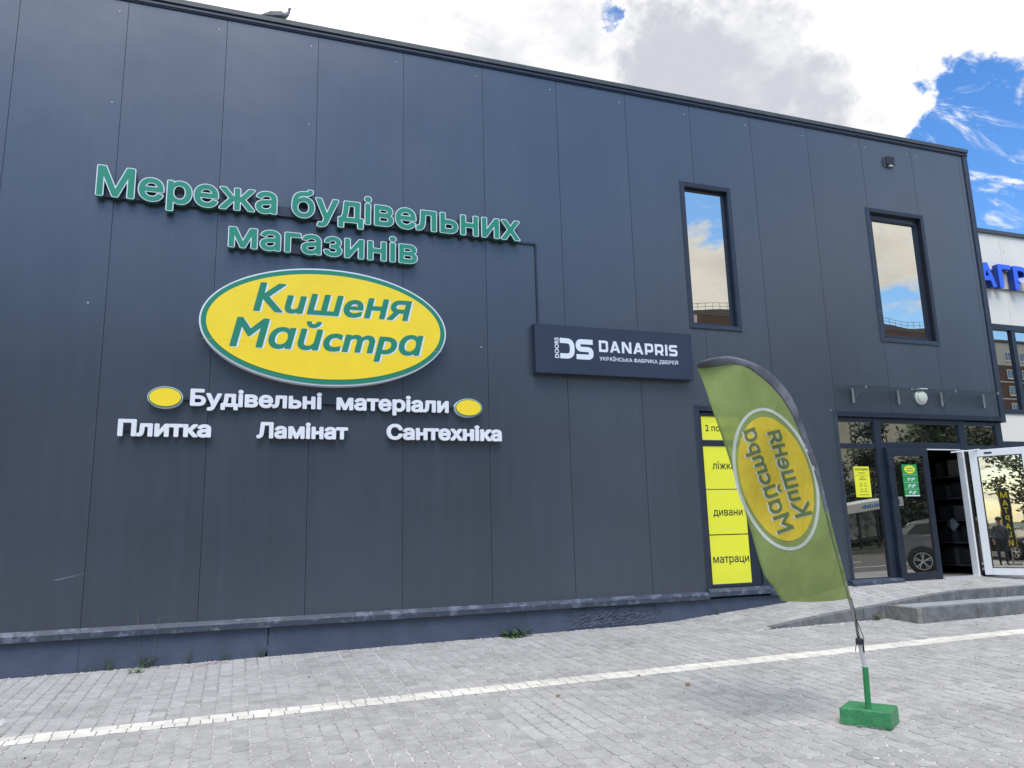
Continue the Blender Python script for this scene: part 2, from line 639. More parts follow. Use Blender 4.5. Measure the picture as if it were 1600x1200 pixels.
def glyph_contours(ch, shear):
    cu_ = bpy.data.curves.new('glyph', 'FONT')
    cu_.body = ch
    cu_.size = 1.0
    cu_.shear = shear
    cu_.resolution_u = 6
    o = bpy.data.objects.new('glyph', cu_)
    COL.objects.link(o)
    dg = bpy.context.evaluated_depsgraph_get()
    dg.update()
    cv = o.evaluated_get(dg).to_curve(dg)
    out = []
    for s in cv.splines:
        pts = []
        if s.type == 'BEZIER':
            bp = s.bezier_points
            n = len(bp)
            for i in range(n):
                a, b = bp[i], bp[(i + 1) % n]
                p0, p1, p2, p3 = a.co, a.handle_right, b.handle_left, b.co
                straight = (p1 - p0).cross(p3 - p0).length < 1e-5 and (p2 - p3).cross(p0 - p3).length < 1e-5
                for k in range(1 if straight else 7):
                    t = k / (1 if straight else 7)
                    q = p0 * (1 - t) ** 3 + p1 * 3 * t * (1 - t) ** 2 + p2 * 3 * t * t * (1 - t) + p3 * t ** 3
                    pts.append((q.x, q.y))
        else:
            pts = [(q.co.x, q.co.y) for q in s.points]
        if len(pts) > 2:
            out.append(np.array(pts))
    o.to_curve_clear()
    bpy.data.objects.remove(o)
    bpy.data.curves.remove(cu_)
    return out


def winding(cons, P):
    w = np.zeros(len(P), int)
    for c in cons:
        a = c
        b = np.roll(c, -1, 0)
        for (x0, y0), (x1, y1) in zip(a, b):
            if y0 == y1:
                continue
            up = (y0 <= P[:, 1]) & (y1 > P[:, 1])
            dn = (y1 <= P[:, 1]) & (y0 > P[:, 1])
            cr_ = (x1 - x0) * (P[:, 1] - y0) - (P[:, 0] - x0) * (y1 - y0)
            w += (up & (cr_ > 0)).astype(int) - (dn & (cr_ < 0)).astype(int)
    return w


def sdf_field(cons, res):
    allp = np.concatenate(cons)
    pad = 0.09
    lo = allp.min(0) - pad
    hi = allp.max(0) + pad
    nx, ny = (np.ceil((hi - lo) / res).astype(int) + 1)
    X, Y = np.meshgrid(lo[0] + np.arange(nx) * res + 1e-5, lo[1] + np.arange(ny) * res + 1.3e-5, indexing='ij')
    P = np.stack([X.ravel(), Y.ravel()], -1)
    # keep only the outline pieces that lie on the merged outline
    segs = []
    for c in cons:
        a = c
        b = np.roll(c, -1, 0)
        for p, q in zip(a, b):
            L = np.linalg.norm(q - p)
            if L < 1e-7:
                continue
            n = max(1, int(math.ceil(L / 0.03)))
            for k in range(n):
                segs.append(np.concatenate([p + (q - p) * k / n, p + (q - p) * (k + 1) / n]))
    segs = np.array(segs)
    mid = (segs[:, :2] + segs[:, 2:]) / 2
    d = segs[:, 2:] - segs[:, :2]
    nrm = np.stack([-d[:, 1], d[:, 0]], -1) / np.linalg.norm(d, axis=1)[:, None]
    wa = winding(cons, mid + nrm * 2e-3) != 0
    wb = winding(cons, mid - nrm * 2e-3) != 0
    segs = segs[wa != wb]
    D = np.full(len(P), 9.0)
    for s in segs:
        p, q = s[:2], s[2:]
        v = q - p
        t = np.clip(((P - p) @ v) / (v @ v), 0, 1)
        r = P - p - t[:, None] * v
        np.minimum(D, (r * r).sum(1), out=D)
    D = np.sqrt(D)
    ins = winding(cons, P) != 0
    return np.where(ins, -D, D).reshape(nx, ny), lo, res


def march(F, lo, res, level):
    """closed polylines of F == level"""
    A = F - level
    A = np.where(np.abs(A) < 1e-7, 1e-7, A)
    nx, ny = A.shape
    edges = {}
    nxt = {}

    def pt(i, j, i2, j2):
        a, b = A[i, j], A[i2, j2]
        t = a / (a - b)
        key = (i, j, i2, j2)
        edges[key] = (lo[0] + res * (i + (i2 - i) * t), lo[1] + res * (j + (j2 - j) * t))
        return key
    S = (A < 0)
    idx = S[:-1, :-1].astype(int) + 2 * S[1:, :-1] + 4 * S[1:, 1:] + 8 * S[:-1, 1:]
    for i, j in zip(*np.nonzero((idx > 0) & (idx < 15))):
        k = idx[i, j]
        b_ = lambda: pt(i, j, i + 1, j)
        r_ = lambda: pt(i + 1, j, i + 1, j + 1)
        t_ = lambda: pt(i, j + 1, i + 1, j + 1)
        l_ = lambda: pt(i, j, i, j + 1)
        T = {1: [(b_, l_)], 2: [(r_, b_)], 3: [(r_, l_)], 4: [(t_, r_)], 5: [(b_, r_), (t_, l_)], 6: [(t_, b_)], 7: [(t_, l_)],
             8: [(l_, t_)], 9: [(b_, t_)], 10: [(l_, b_), (r_, t_)], 11: [(r_, t_)], 12: [(l_, r_)], 13: [(b_, r_)], 14: [(l_, b_)]}[k]
        for s, e in T:
            nxt[s()] = e()
    loops = []
    while nxt:
        st = next(iter(nxt))
        loop = []
        k = st
        while k in nxt:
            loop.append(edges[k])
            k = nxt.pop(k)
        if len(loop) > 3:
            loops.append(np.array(loop))
    return loops


def simplify(loop, tol):
    n = len(loop)
    keep = np.zeros(n, bool)
    i0 = int(np.argmin(loop[:, 0]))
    i1 = int(np.argmax(((loop - loop[i0]) ** 2).sum(1)))

    def rec(a, b):
        idx = [k % n for k in range(a, b + 1)]
        p, q = loop[idx[0]], loop[idx[-1]]
        v = q - p
        L = np.linalg.norm(v)
        if len(idx) < 3:
            return
        r = loop[idx[1:-1]] - p
        d = np.abs(r[:, 0] * v[1] - r[:, 1] * v[0]) / max(L, 1e-9)
        m = int(np.argmax(d))
        if d[m] > tol:
            keep[idx[m + 1]] = True
            rec(a, a + m + 1)
            rec(a + m + 1, b)
    keep[i0] = keep[i1] = True
    b = i1 if i1 > i0 else i1 + n
    rec(i0, b)
    rec(b, i0 + n)
    return loop[keep]


def fill(loops, F, lo, res, level):
    vs, es = [], []
    for L in loops:
        k = len(vs)
        n = len(L)
        vs += [Vector((p[0], p[1])) for p in L]
        es += [(k + i, k + (i + 1) % n) for i in range(n)]
    ov, oe, of, *_ = delaunay_2d_cdt(vs, es, [], 0, 1e-6)
    tris = []
    nx, ny = F.shape
    for f in of:
        c = sum((ov[i] for i in f), Vector((0, 0))) / len(f)
        x = (c.x - lo[0]) / res
        y = (c.y - lo[1]) / res
        i, j = int(min(max(x, 0), nx - 2)), int(min(max(y, 0), ny - 2))
        u, w = x - i, y - j
        val = F[i, j] * (1 - u) * (1 - w) + F[i + 1, j] * u * (1 - w) + F[i, j + 1] * (1 - u) * w + F[i + 1, j + 1] * u * w
        if val < level:
            a, b, c2 = (ov[q] for q in f[:3])
            cr_ = (b - a).cross(c2 - a) if False else (b.x - a.x) * (c2.y - a.y) - (b.y - a.y) * (c2.x - a.x)
            tris.append(tuple(f) if cr_ > 0 else tuple(f)[::-1])
    return [(p.x, p.y) for p in ov], tris


FIELD = {}


def shape(key, cons, level, res=0.0085, tol=0.0016):
    """(verts2d, tris, loops) of a merged outline grown by level"""
    kk = (key, round(level, 4))
    if kk in GLY:
        return GLY[kk]
    if key not in FIELD:
        FIELD[key] = sdf_field(cons() if callable(cons) else cons, res)
    F, lo, r = FIELD[key]
    loops = [simplify(L, tol) for L in march(F, lo, r, level)]
    loops = [L for L in loops if len(L) > 2]
    v, t = fill(loops, F, lo, r, level)
    GLY[kk] = (v, t, loops)
    return GLY[kk]


def glyph(ch, level, shear=0.0):
    return shape((ch, shear), lambda: glyph_contours(ch, shear), level)


ADV = {}


def layout(text, shear=0.0, track=0.0):
    """left origin of each glyph (1 em), from the advance of prefixes"""
    def width(s):
        if s in ADV:
            return ADV[s]
        c = bpy.data.curves.new('w', 'FONT')
        c.body = s
        o = bpy.data.objects.new('w', c)
        COL.objects.link(o)
        bpy.context.view_layer.update()
        xs = [q[0] for q in o.bound_box]
        r = max(xs)
        bpy.data.objects.remove(o)
        bpy.data.curves.remove(c)
        ADV[s] = r
        return r
    pos = []
    for i, ch in enumerate(text):
        if ch == ' ':
            pos.append(None)
            continue
        pos.append(width(text[:i + 1]) - width(ch) + track * i)
    return pos


def bounds(text, pos, level, shear=0.0):
    lo = [9e9, 9e9]
    hi = [-9e9, -9e9]
    for ch, p in zip(text, pos):
        if p is None:
            continue
        for x, y in glyph(ch, level, shear)[0]:
            lo = [min(lo[0], x + p), min(lo[1], y)]
            hi = [max(hi[0], x + p), max(hi[1], y)]
    return lo, hi


def put_flat(mb, sh, fn, w):
    """front faces only, w = height above the surface"""
    v, t, loops = sh
    mb.add([fn(x, y, w) for x, y in v], t)


def put_solid(mb, sh, fn, w0, w1):
    v, t, loops = sh
    mb.add([fn(x, y, w1) for x, y in v], t)
    mb.add([fn(x, y, w0) for x, y in v], [q[::-1] for q in t])
    for L in loops:
        n = len(L)
        vs = [fn(p[0], p[1], w0) for p in L] + [fn(p[0], p[1], w1) for p in L]
        mb.add(vs, [(i, (i + 1) % n, n + (i + 1) % n, n + i) for i in range(n)])


def wall_text_fn(text, x0, x1, zb, zt, level, shear=0.0, track=0.0, y=0.0, capref=None):
    """maps glyph space so that the text spans x0..x1, baseline zb, capital top zt"""
    pos = layout(text, shear, track)
    lo, hi = bounds(text, pos, level, shear)
    sx = (x1 - x0) / (hi[0] - lo[0])
    ref = capref if capref else text[0]
    gv = glyph(ref, level, shear)[0]
    gy0, gy1 = min(p[1] for p in gv), max(p[1] for p in gv)
    sy = (zt - zb) / (gy1 - gy0)

    def mk(p):
        return lambda a, b, w: (x0 + (a + p - lo[0]) * sx, y - w, zb + (b - gy0) * sy)
    return pos, mk


def print_text(mb, text, x0, x1, zb, zt, y, level=0.0, shear=0.0, track=0.0, capref=None):
    """flat printed words on a surface facing -y"""
    pos, mk = wall_text_fn(text, x0, x1, zb, zt, level, shear, track, y, capref)
    for ch, p in zip(text, pos):
        if p is not None:
            put_flat(mb, glyph(ch, level, shear), mk(p), 0.0)


def ellipse_pts(cx, cz, rx, rz, n=96):
    return [(cx + rx * math.cos(2 * math.pi * k / n), cz + rz * math.sin(2 * math.pi * k / n)) for k in range(n)]


def fillet(pts, r, closed=False, n=6):
    """round the corners of a polyline"""
    P = [np.array(p, float) for p in pts]
    out = []
    m = len(P)
    for i in range(m):
        if not closed and i in (0, m - 1):
            out.append(P[i])
            continue
        a, b, c = P[i - 1], P[i], P[(i + 1) % m]
        u, v = (a - b), (c - b)
        lu, lv = np.linalg.norm(u), np.linalg.norm(v)
        d = min(r, lu * 0.49, lv * 0.49)
        p, q = b + u / lu * d, b + v / lv * d
        for k in range(n + 1):
            t = k / n
            out.append((1 - t) ** 2 * p + 2 * t * (1 - t) * b + t * t * q)
    return out


def area(p):
    x, y = p[:, 0], p[:, 1]
    return 0.5 * (x @ np.roll(y, -1) - y @ np.roll(x, -1))


def stroke(pts, w, closed=False, r=0.16):
    """outline(s) of a mitred polyline with rounded corners"""
    P = fillet(pts, r, closed)
    P = [p for i, p in enumerate(P) if i == 0 or np.linalg.norm(p - P[i - 1]) > 1e-4]
    n = len(P)
    L, Rr = [], []
    for i in range(n):
        if closed:
            a, b, c = P[i - 1], P[i], P[(i + 1) % n]
        else:
            a, b, c = P[max(i - 1, 0)], P[i], P[min(i + 1, n - 1)]
        d1 = (b - a) if np.linalg.norm(b - a) > 0 else (c - b)
        d2 = (c - b) if np.linalg.norm(c - b) > 0 else (b - a)
        d1, d2 = d1 / np.linalg.norm(d1), d2 / np.linalg.norm(d2)
        n1, n2 = np.array([-d1[1], d1[0]]), np.array([-d2[1], d2[0]])
        m = (n1 + n2) / np.linalg.norm(n1 + n2)
        k = w / 2 / max(0.4, m @ n1)
        L.append(b + m * k)
        Rr.append(b - m * k)
    if closed:
        A, B = np.array(L), np.array(Rr)
        if abs(area(A)) < abs(area(B)):
            A, B = B, A
        if area(A) < 0:
            A = A[::-1]
        if area(B) > 0:
            B = B[::-1]
        return [A, B]
    A = np.array(L + Rr[::-1])
    return [A if area(A) > 0 else A[::-1]]


# ------------------------------------------------------------------ ground levels
def zg(x, y):
    xx = min(max(x, -12.0), 24.0)
    z = 0.356 + 0.0095 * (xx - 0.46) + 0.04 * min(max(y, -10.3), 0.3)
    if x > 24:
        z += 0.03 * min(x - 24, 16)
    return z


def interp(x, tab):
    if x <= tab[0][0]:
        return tab[0][1]
    for (a, za), (b, zb) in zip(tab, tab[1:]):
        if x <= b:
            return za + (zb - za) * (x - a) / (b - a)
    return tab[-1][1]


RIN = [(7.9, 0.4271), (8.35, 0.440), (8.82, 0.482), (10.13, 0.585), (11.3, 0.768), (12.3, 0.785), (18, 0.79)]
ROUT = [(7.9, 0.3848), (9.0, 0.3954), (9.12, 0.411), (9.676, 0.471), (10.31, 0.534), (11.05, 0.592), (11.43, 0.630), (11.9, 0.668), (12.35, 0.702), (18, 0.722)]
RY = -1.05


def zramp(x, y):
    t = min(max(-y / -RY, 0), 1)
    return interp(x, RIN) * (1 - t) + interp(x, ROUT) * t


def sheet(name, x0, x1, y0, y1, nx, ny, fn, m):
    vs, fs = [], []
    for i in range(nx + 1):
        for j in range(ny + 1):
            x = x0 + (x1 - x0) * i / nx
            y = y0 + (y1 - y0) * j / ny
            vs.append((x, y, fn(x, y)))
    for i in range(nx):
        for j in range(ny):
            a = i * (ny + 1) + j
            fs.append((a, a + ny + 1, a + ny + 2, a + 1))
    b = MB().add(vs, fs)
    o = b.build(name, m)
    o['kind'] = 'structure'
    return o


def pavers(name, rows, zfn, m, along='y', tone=(0.91, 1.08), gap=0.0017, rad=0.27, parent=None):
    """rows: list of (u0, u1, v0, v1) strips; blocks of mixed length run along v"""
    vs, fs, tones = [], [], []
    r_ = random.Random(5)
    for (u0, u1, v0, v1) in rows:
        v = v0 - r_.uniform(0, 0.12)
        wd = u1 - u0
        wob = r_.uniform(-0.004, 0.004)
        while v < v1:
            L = wd * r_.choice((0.78, 1.0, 1.0, 1.25, 1.5))
            a0, a1 = max(v, v0), min(v + L, v1)
            v += L
            if a1 - a0 < 0.03:
                continue
            g = gap * r_.uniform(0.7, 1.5)
            x0, x1 = u0 + g + wob, u1 - g + wob
            y0, y1 = a0 + g, a1 - g
            c = min(wd, a1 - a0) * rad * r_.uniform(0.6, 1.05)
            dz = r_.uniform(-0.0012, 0.0015)
            tx, ty = r_.uniform(-0.007, 0.007), r_.uniform(-0.007, 0.007)
            cx_, cy_ = (x0 + x1) / 2, (y0 + y1) / 2
            k = len(vs)
            for ring, (ins, h) in enumerate(((0.0, -0.010), (0.0010, -0.0022), (0.0055, 0.0))):
                X0, X1, Y0, Y1 = x0 + ins, x1 - ins, y0 + ins, y1 - ins
                cc = c
                j = [r_.uniform(-0.0014, 0.0014) for _ in range(16)]
                pl = [(X0 + cc, Y0), (X1 - cc, Y0), (X1 - cc * 0.30, Y0 + cc * 0.30), (X1, Y0 + cc), (X1, Y1 - cc), (X1 - cc * 0.30, Y1 - cc * 0.30),
                      (X1 - cc, Y1), (X0 + cc, Y1), (X0 + cc * 0.30, Y1 - cc * 0.30), (X0, Y1 - cc), (X0, Y0 + cc), (X0 + cc * 0.30, Y0 + cc * 0.30)]
                for q, (px, py) in enumerate(pl):
                    px += j[q]
                    py += j[q + 2]
                    h2 = h + dz + tx * (px - cx_) + ty * (py - cy_)
                    if along == 'y':
                        vs.append((px, py, zfn(px, py) + h2))
                    else:
                        vs.append((py, px, zfn(py, px) + h2))
            for ring in range(2):
                for q in range(12):
                    q2 = (q + 1) % 12
                    f = (k + ring * 12 + q, k + ring * 12 + q2, k + ring * 12 + 12 + q2, k + ring * 12 + 12 + q)
                    fs.append(f if along == 'y' else f[::-1])
            f = tuple(k + 24 + q for q in range(12))
            fs.append(f if along == 'y' else f[::-1])
            tn = r_.uniform(*tone)
            if r_.random() < 0.06:
                tn *= 0.88
            tones += [tn] * 36
    b = MB().add(vs, fs)
    o = b.build(name, m, parent)
    a = o.data.attributes.new('tone', 'FLOAT', 'POINT')
    a.data.foreach_set('value', tones)
    if parent is None:
        o['kind'] = 'structure'
    return o


ASPH = mat('asphalt', (0.105, 0.100, 0.094), 0.92, 0, 0.2, 8, 0.5, 80)
GRASSM = mat('verge_grass', (0.050, 0.080, 0.025), 0.95, 0, 0.4, 1.5, 0.6, 25)
EARTH = mat('far_ground', (0.11, 0.12, 0.085), 0.95, 0, 0.3, 0.4)
PAVFAR = mat('far_paving', (0.30, 0.30, 0.295), 0.9, 0, 0.15, 3, 0.3, 40)
ROADW = mat('road_paint', (0.62, 0.62, 0.58), 0.7, 0, 0.12, 5)

sheet('ground', -500, 700, -700, 500, 120, 120, lambda x, y: zg(x, y) - 0.16 - (0.0 if abs(x) < 60 and abs(y) < 60 else 0.0), EARTH)
sheet('forecourt', -14, 40, -10.3, 0.02, 108, 22, lambda x, y: zg(x, y) - 0.0065, SAND)
sheet('forecourt_paving', -14, 40, -10.3, -6.9, 108, 8, lambda x, y: zg(x, y) - 0.002, PAVFAR)
sheet('road', -120, 160, -18.4, -10.3, 280, 8, lambda x, y: zg(x, y) - 0.02, ASPH)
sheet('verge', -120, 160, -60, -18.55, 280, 10, lambda x, y: zg(x, y) + 0.08, GRASSM)
mk = MB()
for x0, x1 in ((-40, 60),):
    n = 100
    for i in range(n):
        a, b_ = x0 + (x1 - x0) * i / n, x0 + (x1 - x0) * (i + 1) / n
        mk.add([(a, -12.5, zg(a, -12) - 0.014), (b_, -12.5, zg(b_, -12) - 0.014), (b_, -12.36, zg(b_, -12) - 0.014), (a, -12.36, zg(a, -12) - 0.014)], [(0, 1, 2, 3)])
for i in range(22):
    a = -30 + i * 3.6
    b_ = a + 1.6
    mk.add([(a, -14.6, zg(a, -12) - 0.014), (b_, -14.6, zg(b_, -12) - 0.014), (b_, -14.48, zg(b_, -12) - 0.014), (a, -14.48, zg(a, -12) - 0.014)], [(0, 1, 2, 3)])
tag(mk.build('road_marking', ROADW), kind='structure')
kb = MB()
for i in range(60):
    a = -20 + i * 1.5
    kb.add([(a, -18.55, zg(a, -18) - 0.05), (a + 1.49, -18.55, zg(a + 1.49, -18) - 0.05), (a + 1.49, -18.4, zg(a + 1.49, -18) - 0.05), (a, -18.4, zg(a, -18) - 0.05),
            (a, -18.55, zg(a, -18) + 0.13), (a + 1.49, -18.55, zg(a + 1.49, -18) + 0.13), (a + 1.49, -18.4, zg(a + 1.49, -18) + 0.13), (a, -18.4, zg(a, -18) + 0.13)],
           [(0, 3, 2, 1), (4, 5, 6, 7), (0, 1, 5, 4), (1, 2, 6, 5), (2, 3, 7, 6), (3, 0, 4, 7)])
tag(kb.build('road_kerb', CONC), kind='structure')

PW = 0.1265
RX0 = -0.6 + 0.1265 * 67
LINE_Y0, LINE_Y1 = -2.615, -2.375
rows = []
x = -0.6
while x < 17.2:
    top = 0.0 if x < RX0 - 0.01 else RY - 0.004
    if x > 10.98:
        top = -1.575
    rows.append((x, x + PW, LINE_Y1, top))
    rows.append((x, x + PW, -7.0, LINE_Y0))
    x += PW
pavers('paving', rows, zg, PAVER)
wl_rows = [(LINE_Y0, LINE_Y0 + 0.12, -0.6, 17.2), (LINE_Y0 + 0.12, LINE_Y1, -0.6, 17.2)]
pavers('paving_line', wl_rows, lambda x, y: zg(x, y) + 0.001, PAVERW, along='x', tone=(0.90, 1.06), gap=0.0028, rad=0.10)
sheet('paving_line_bed', -0.6, 17.2, LINE_Y0, LINE_Y1, 60, 1, lambda x, y: zg(x, y) - 0.0040, mat('line_joint', (0.20, 0.195, 0.18), 0.95))
# ramp and platform
rr = []
x = RX0
while x < 17.0:
    rr.append((x, x + PW, RY + (0.105 if x > 9.10 else 0.0), 0.0 if x < 11.4 else 0.03))
    x += PW
sheet('ramp_base', RX0, 17.0, RY, 0.02, 70, 6, lambda x, y: zramp(x, y) - 0.0065, SAND)
pavers('ramp_paving', rr, zramp, PAVER, tone=(0.9, 1.08))

# kerb stones along the ramp, lower step
steps = thing('entrance_steps', (12.5, -1.3, zg(12.5, -1.5)), 'low grey concrete kerbs and step rising to the shop entrance', 'steps')
xs = [9.12, 9.62, 10.62, 11.60, 12.30, 13.30, 14.30, 15.30, 16.30, 17.0]
for a, b_ in zip(xs, xs[1:]):
    k = MB()
    n = 6
    prof = []
    for i in range(n + 1):
        xx = a + 0.004 + (b_ - a - 0.008) * i / n
        zb = zg(xx, RY) - 0.06
        zt = max(zramp(xx, RY) + 0.012, zg(xx, RY) + 0.006)
        prof.append((xx, zb, zt))
    for yy in (RY - 0.004, RY + 0.100):
        pass
    vs = []
    for xx, zb, zt in prof:
        vs += [(xx, RY, zb), (xx, RY, zt - 0.008), (xx, RY + 0.008, zt), (xx, RY + 0.10, zt), (xx, RY + 0.10, zb)]
    fs = []
    for i in range(n):
        for q in range(4):
            A = i * 5 + q
            fs.append((A, A + 1, A + 6, A + 5)[::-1])
    fs.append((0, 1, 2, 3, 4))
    fs.append(tuple(n * 5 + q for q in range(5))[::-1])
    k.add(vs, fs)
    k.build('kerb_stone', CONC, steps)
st = MB()
SX0, SY = 11.0, -1.57
xs = [SX0, SX0 + 0.075, 12.05, 13.05, 14.05, 15.05, 16.05, 17.0]
zs = 0.588
k = MB().box(SX0, SX0 + 0.10, SY, RY - 0.004, zg(SX0, SY) - 0.08, zs)
k.build('end_stone', mat('end_stone_concrete', (0.20, 0.195, 0.175), 0.9, 0, 0.3, 8, 0.5, 60), steps, bevel=0.008)
xs = [SX0 + 0.103, 12.05, 13.05, 14.05, 15.05, 16.05, 17.0]
for a, b_ in zip(xs, xs[1:]):
    MB().box(a + 0.003, b_ - 0.003, SY, SY + 0.10, zg(a, SY) - 0.08, zs).build('step_stone', CONC, steps, bevel=0.008)
MB().box(SX0 + 0.104, 17.0, SY + 0.104, RY - 0.004, zs - 0.2, zs - 0.006).build('step_tread', CONCT, steps)

# ------------------------------------------------------------------ main building
MOD = 1.15
ZL, ZT, ZC = 0.80, 8.30, 8.43          # ledge, top of cladding, top of coping
XE = 15.15
shop = thing('retail_building', (7.5, 5.0, 0.0), 'large anthracite metal clad retail building with bronze glazed entrance at the right', 'building')
OPEN = [(9.00, 9.80, 4.68, 6.92), (12.66, 13.80, 4.70, 6.92), (8.965, 9.86, 0.80, 3.37), (11.50, 15.2, 0.4, 3.36)]
JT = 0.0028


def panel_rects(x0, x1, z0, z1):
    """rectangle minus the openings, cut into rectangles"""
    xs_ = sorted({x0, x1} | {v for o in OPEN for v in o[:2] if x0 < v < x1})
    zs_ = sorted({z0, z1} | {v for o in OPEN for v in o[2:] if z0 < v < z1})
    out = []
    for a, b in zip(xs_, xs_[1:]):
        run = None
        for c, d in zip(zs_, zs_[1:]):
            mx, mz = (a + b) / 2, (c + d) / 2
            hole = any(o[0] < mx < o[1] and o[2] < mz < o[3] for o in OPEN)
            if not hole:
                run = (run[0], d) if run else (c, d)
            if hole or d == z1:
                if run:
                    out.append((a, b, run[0], run[1]))
                run = None
    return out


WT = 0.12


def panel_mesh(x0, x1, z0, z1):
    xs_ = sorted({x0, x1} | {v for o in OPEN for v in o[:2] if x0 < v < x1})
    zs_ = sorted({z0, z1} | {v for o in OPEN for v in o[2:] if z0 < v < z1})
    solid = {}
    for i, (a, b) in enumerate(zip(xs_, xs_[1:])):
        for j, (c, d) in enumerate(zip(zs_, zs_[1:])):
            mx, mz = (a + b) / 2, (c + d) / 2
            solid[i, j] = not any(o[0] < mx < o[1] and o[2] < mz < o[3] for o in OPEN)
    m_ = MB()
    for (i, j), s in solid.items():
        if not s:
            continue
        a, b, c, d = xs_[i], xs_[i + 1], zs_[j], zs_[j + 1]
        m_.add([(a, 0, c), (b, 0, c), (b, 0, d), (a, 0, d)], [(0, 1, 2, 3)])
        m_.add([(a, WT, c), (b, WT, c), (b, WT, d), (a, WT, d)], [(3, 2, 1, 0)])
        for (di, dj, q) in ((-1, 0, [(a, 0, c), (a, 0, d), (a, WT, d), (a, WT, c)]), (1, 0, [(b, 0, c), (b, WT, c), (b, WT, d), (b, 0, d)]),
                            (0, -1, [(a, 0, c), (a, WT, c), (b, WT, c), (b, 0, c)]), (0, 1, [(a, 0, d), (b, 0, d), (b, WT, d), (a, WT, d)])):
            if not solid.get((i + di, j + dj), False):
                m_.add(q, [(0, 1, 2, 3)])
    return m_


for k in range(-5, 14):
    a = k * MOD + JT
    b_ = min((k + 1) * MOD - JT, XE - 0.100)
    if k == 13:
        b_ = XE - 0.100
    if b_ - a < 0.05:
        continue
    pm = panel_mesh(a, b_, ZL + 0.001, ZT)
    if pm.v:
        pm.build('wall_panel', CLAD, shop)
# dark strip behind the joints, inner lining that keeps the inside dark
bk = MB()
for k in range(-5, 13):
    cx_ = (k + 1) * MOD
    for (a, b_, c, d) in panel_rects(cx_ - 0.012, cx_ + 0.012, ZL, ZT):
        bk.box(a, b_, 0.010, 0.05, c, d)
for v in []:
    pass
bk.build('joint_backing', DARKGAP, shop)
INN = mat('dark_interior', (0.03, 0.03, 0.033), 0.8)
MB().box(-6, XE - 0.01, 12.0, 12.1, 0, ZT).build('rear_wall', CLAD, shop)
MB().box(-6, XE - 0.01, 0.14, 12.0, ZT - 0.15, ZT).build('roof', COPING, shop)
MB().box(XE - 0.12, XE, 0.14, 12.0, 0, ZT).build('side_wall', CLAD, shop)
MB().box(-6, -5.9, 0.14, 12.0, 0, ZT).build('side_wall', CLAD, shop)
MB().box(-5.9, XE - 0.13, 0.35, 11.99, 0.70, 0.788).build('floor', mat('shop_floor', (0.25, 0.24, 0.23), 0.5), shop)
# coping
cp = MB()
for (y0, y1, z0, z1) in ((-0.035, 0.30, 8.385, ZC + 0.01), (-0.020, 0.02, 8.30, 8.383)):
    cp.box(-6.02, XE + (0.035 if z0 > 8.35 else 0.02), y0, y1, z0, z1)
cp.use
cpo = MB()
cpo.use(COPING).box(-6.02, XE + 0.035, -0.040, 0.35, 8.375, ZC + 0.01)
cpo.use(TRIM).box(-6.02, XE + 0.02, -0.018, 0.01, 8.30, 8.3745)
cpo.use(FRAME).box(-6.02, XE + 0.02, -0.022, -0.0185, 8.362, 8.3745)
cpo.use(TRIM).box(-6.02, XE + 0.02, -0.030, -0.0185, 8.318, 8.345)
cpo.build('coping', COPING, shop)
# corner flashing: flat strip, fold, strip
cf_ = MB()
cf_.box(XE - 0.098, XE + 0.012, -0.015, 0.20, 3.335, 8.2995)
cf_.build('corner_flashing', TRIM, shop)
cg = MB().box(XE - 0.118, XE - 0.0981, -0.0035, -0.0005, 3.438, 8.2995)
cg.build('flashing_groove', FRAME, shop)
# ledge: sloped drip flashing over the plinth
led = MB()
x0, x1 = -6.0, 8.905
n = 40


def ledge_run(mb, x0, x1):
    pr = [(0.003, 0.806), (-0.012, 0.806), (-0.070, 0.772), (-0.078, 0.765), (-0.078, 0.705), (-0.070, 0.700), (0.003, 0.700)]
    mb.prism([(x0, p[0], p[1]) for p in pr], (x1 - x0, 0, 0))


ledge_run(led, x0, 8.896)
ledge_run(led, 9.93, 10.165)
led.build('drip_ledge', LEDGE, shop)
pl = MB()
pl.box(-6, 3.05, -0.020, 0.12, 0.0, 0.6995)
pl.build('plinth', PLINTH, shop)
# right hand run: the joint is a ragged crack
c_pts = [(0.6995, 3.055), (0.63, 3.060), (0.585, 3.050), (0.53, 3.058), (0.48, 3.045), (0.44, 3.035), (0.40, 3.02), (0.36, 3.03), (0.0, 3.03)]
poly = [(x + 0.006, -0.020, z) for z, x in c_pts] + [(10.165, -0.020, 0.0), (10.165, -0.020, 0.6995)]
pl2 = MB().prism(poly, (0, 0.14, 0))
pl2.build('plinth', PLINTH, shop)
MB().box(3.0, 3.09, -0.004, 0.10, 0.0, 0.699).build('plinth_crack', DARKGAP, shop)
MB().box(1.153, 1.156, -0.0215, -0.018, 0.30, 0.68).build('plinth_joint', DARKGAP, shop)
rp = MB()
nx_, nz_ = 46, 14
vs, fs = [], []
for i in range(nx_ + 1):
    for j in range(nz_ + 1):
        u, w = i / nx_, j / nz_
        e = min(1, min(u, 1 - u, w, 1 - w) * 8)
        vs.append((6.75 + 1.4 * u + (0.03 * math.sin(j * 1.7) if i in (0, nx_) else 0), -0.0215 - e * abs(rng.normal(0, 0.009)), 0.43 + 0.265 * w))
for i in range(nx_):
    for j in range(nz_):
        a = i * (nz_ + 1) + j
        fs.append((a, a + nz_ + 1, a + nz_ + 2, a + 1))
rp.add(vs, fs).build('plaster_patch', ROUGHP, shop)
# wall foot right of the plinth
MB().box(10.172, 11.46, 0.0, 0.12, 0.30, 0.7995).build('wall_foot', TRIM, shop)
MB().box(10.172, 11.40, -0.03, -0.0005, 0.60, 0.805).build('foot_flashing', LEDGE, shop)


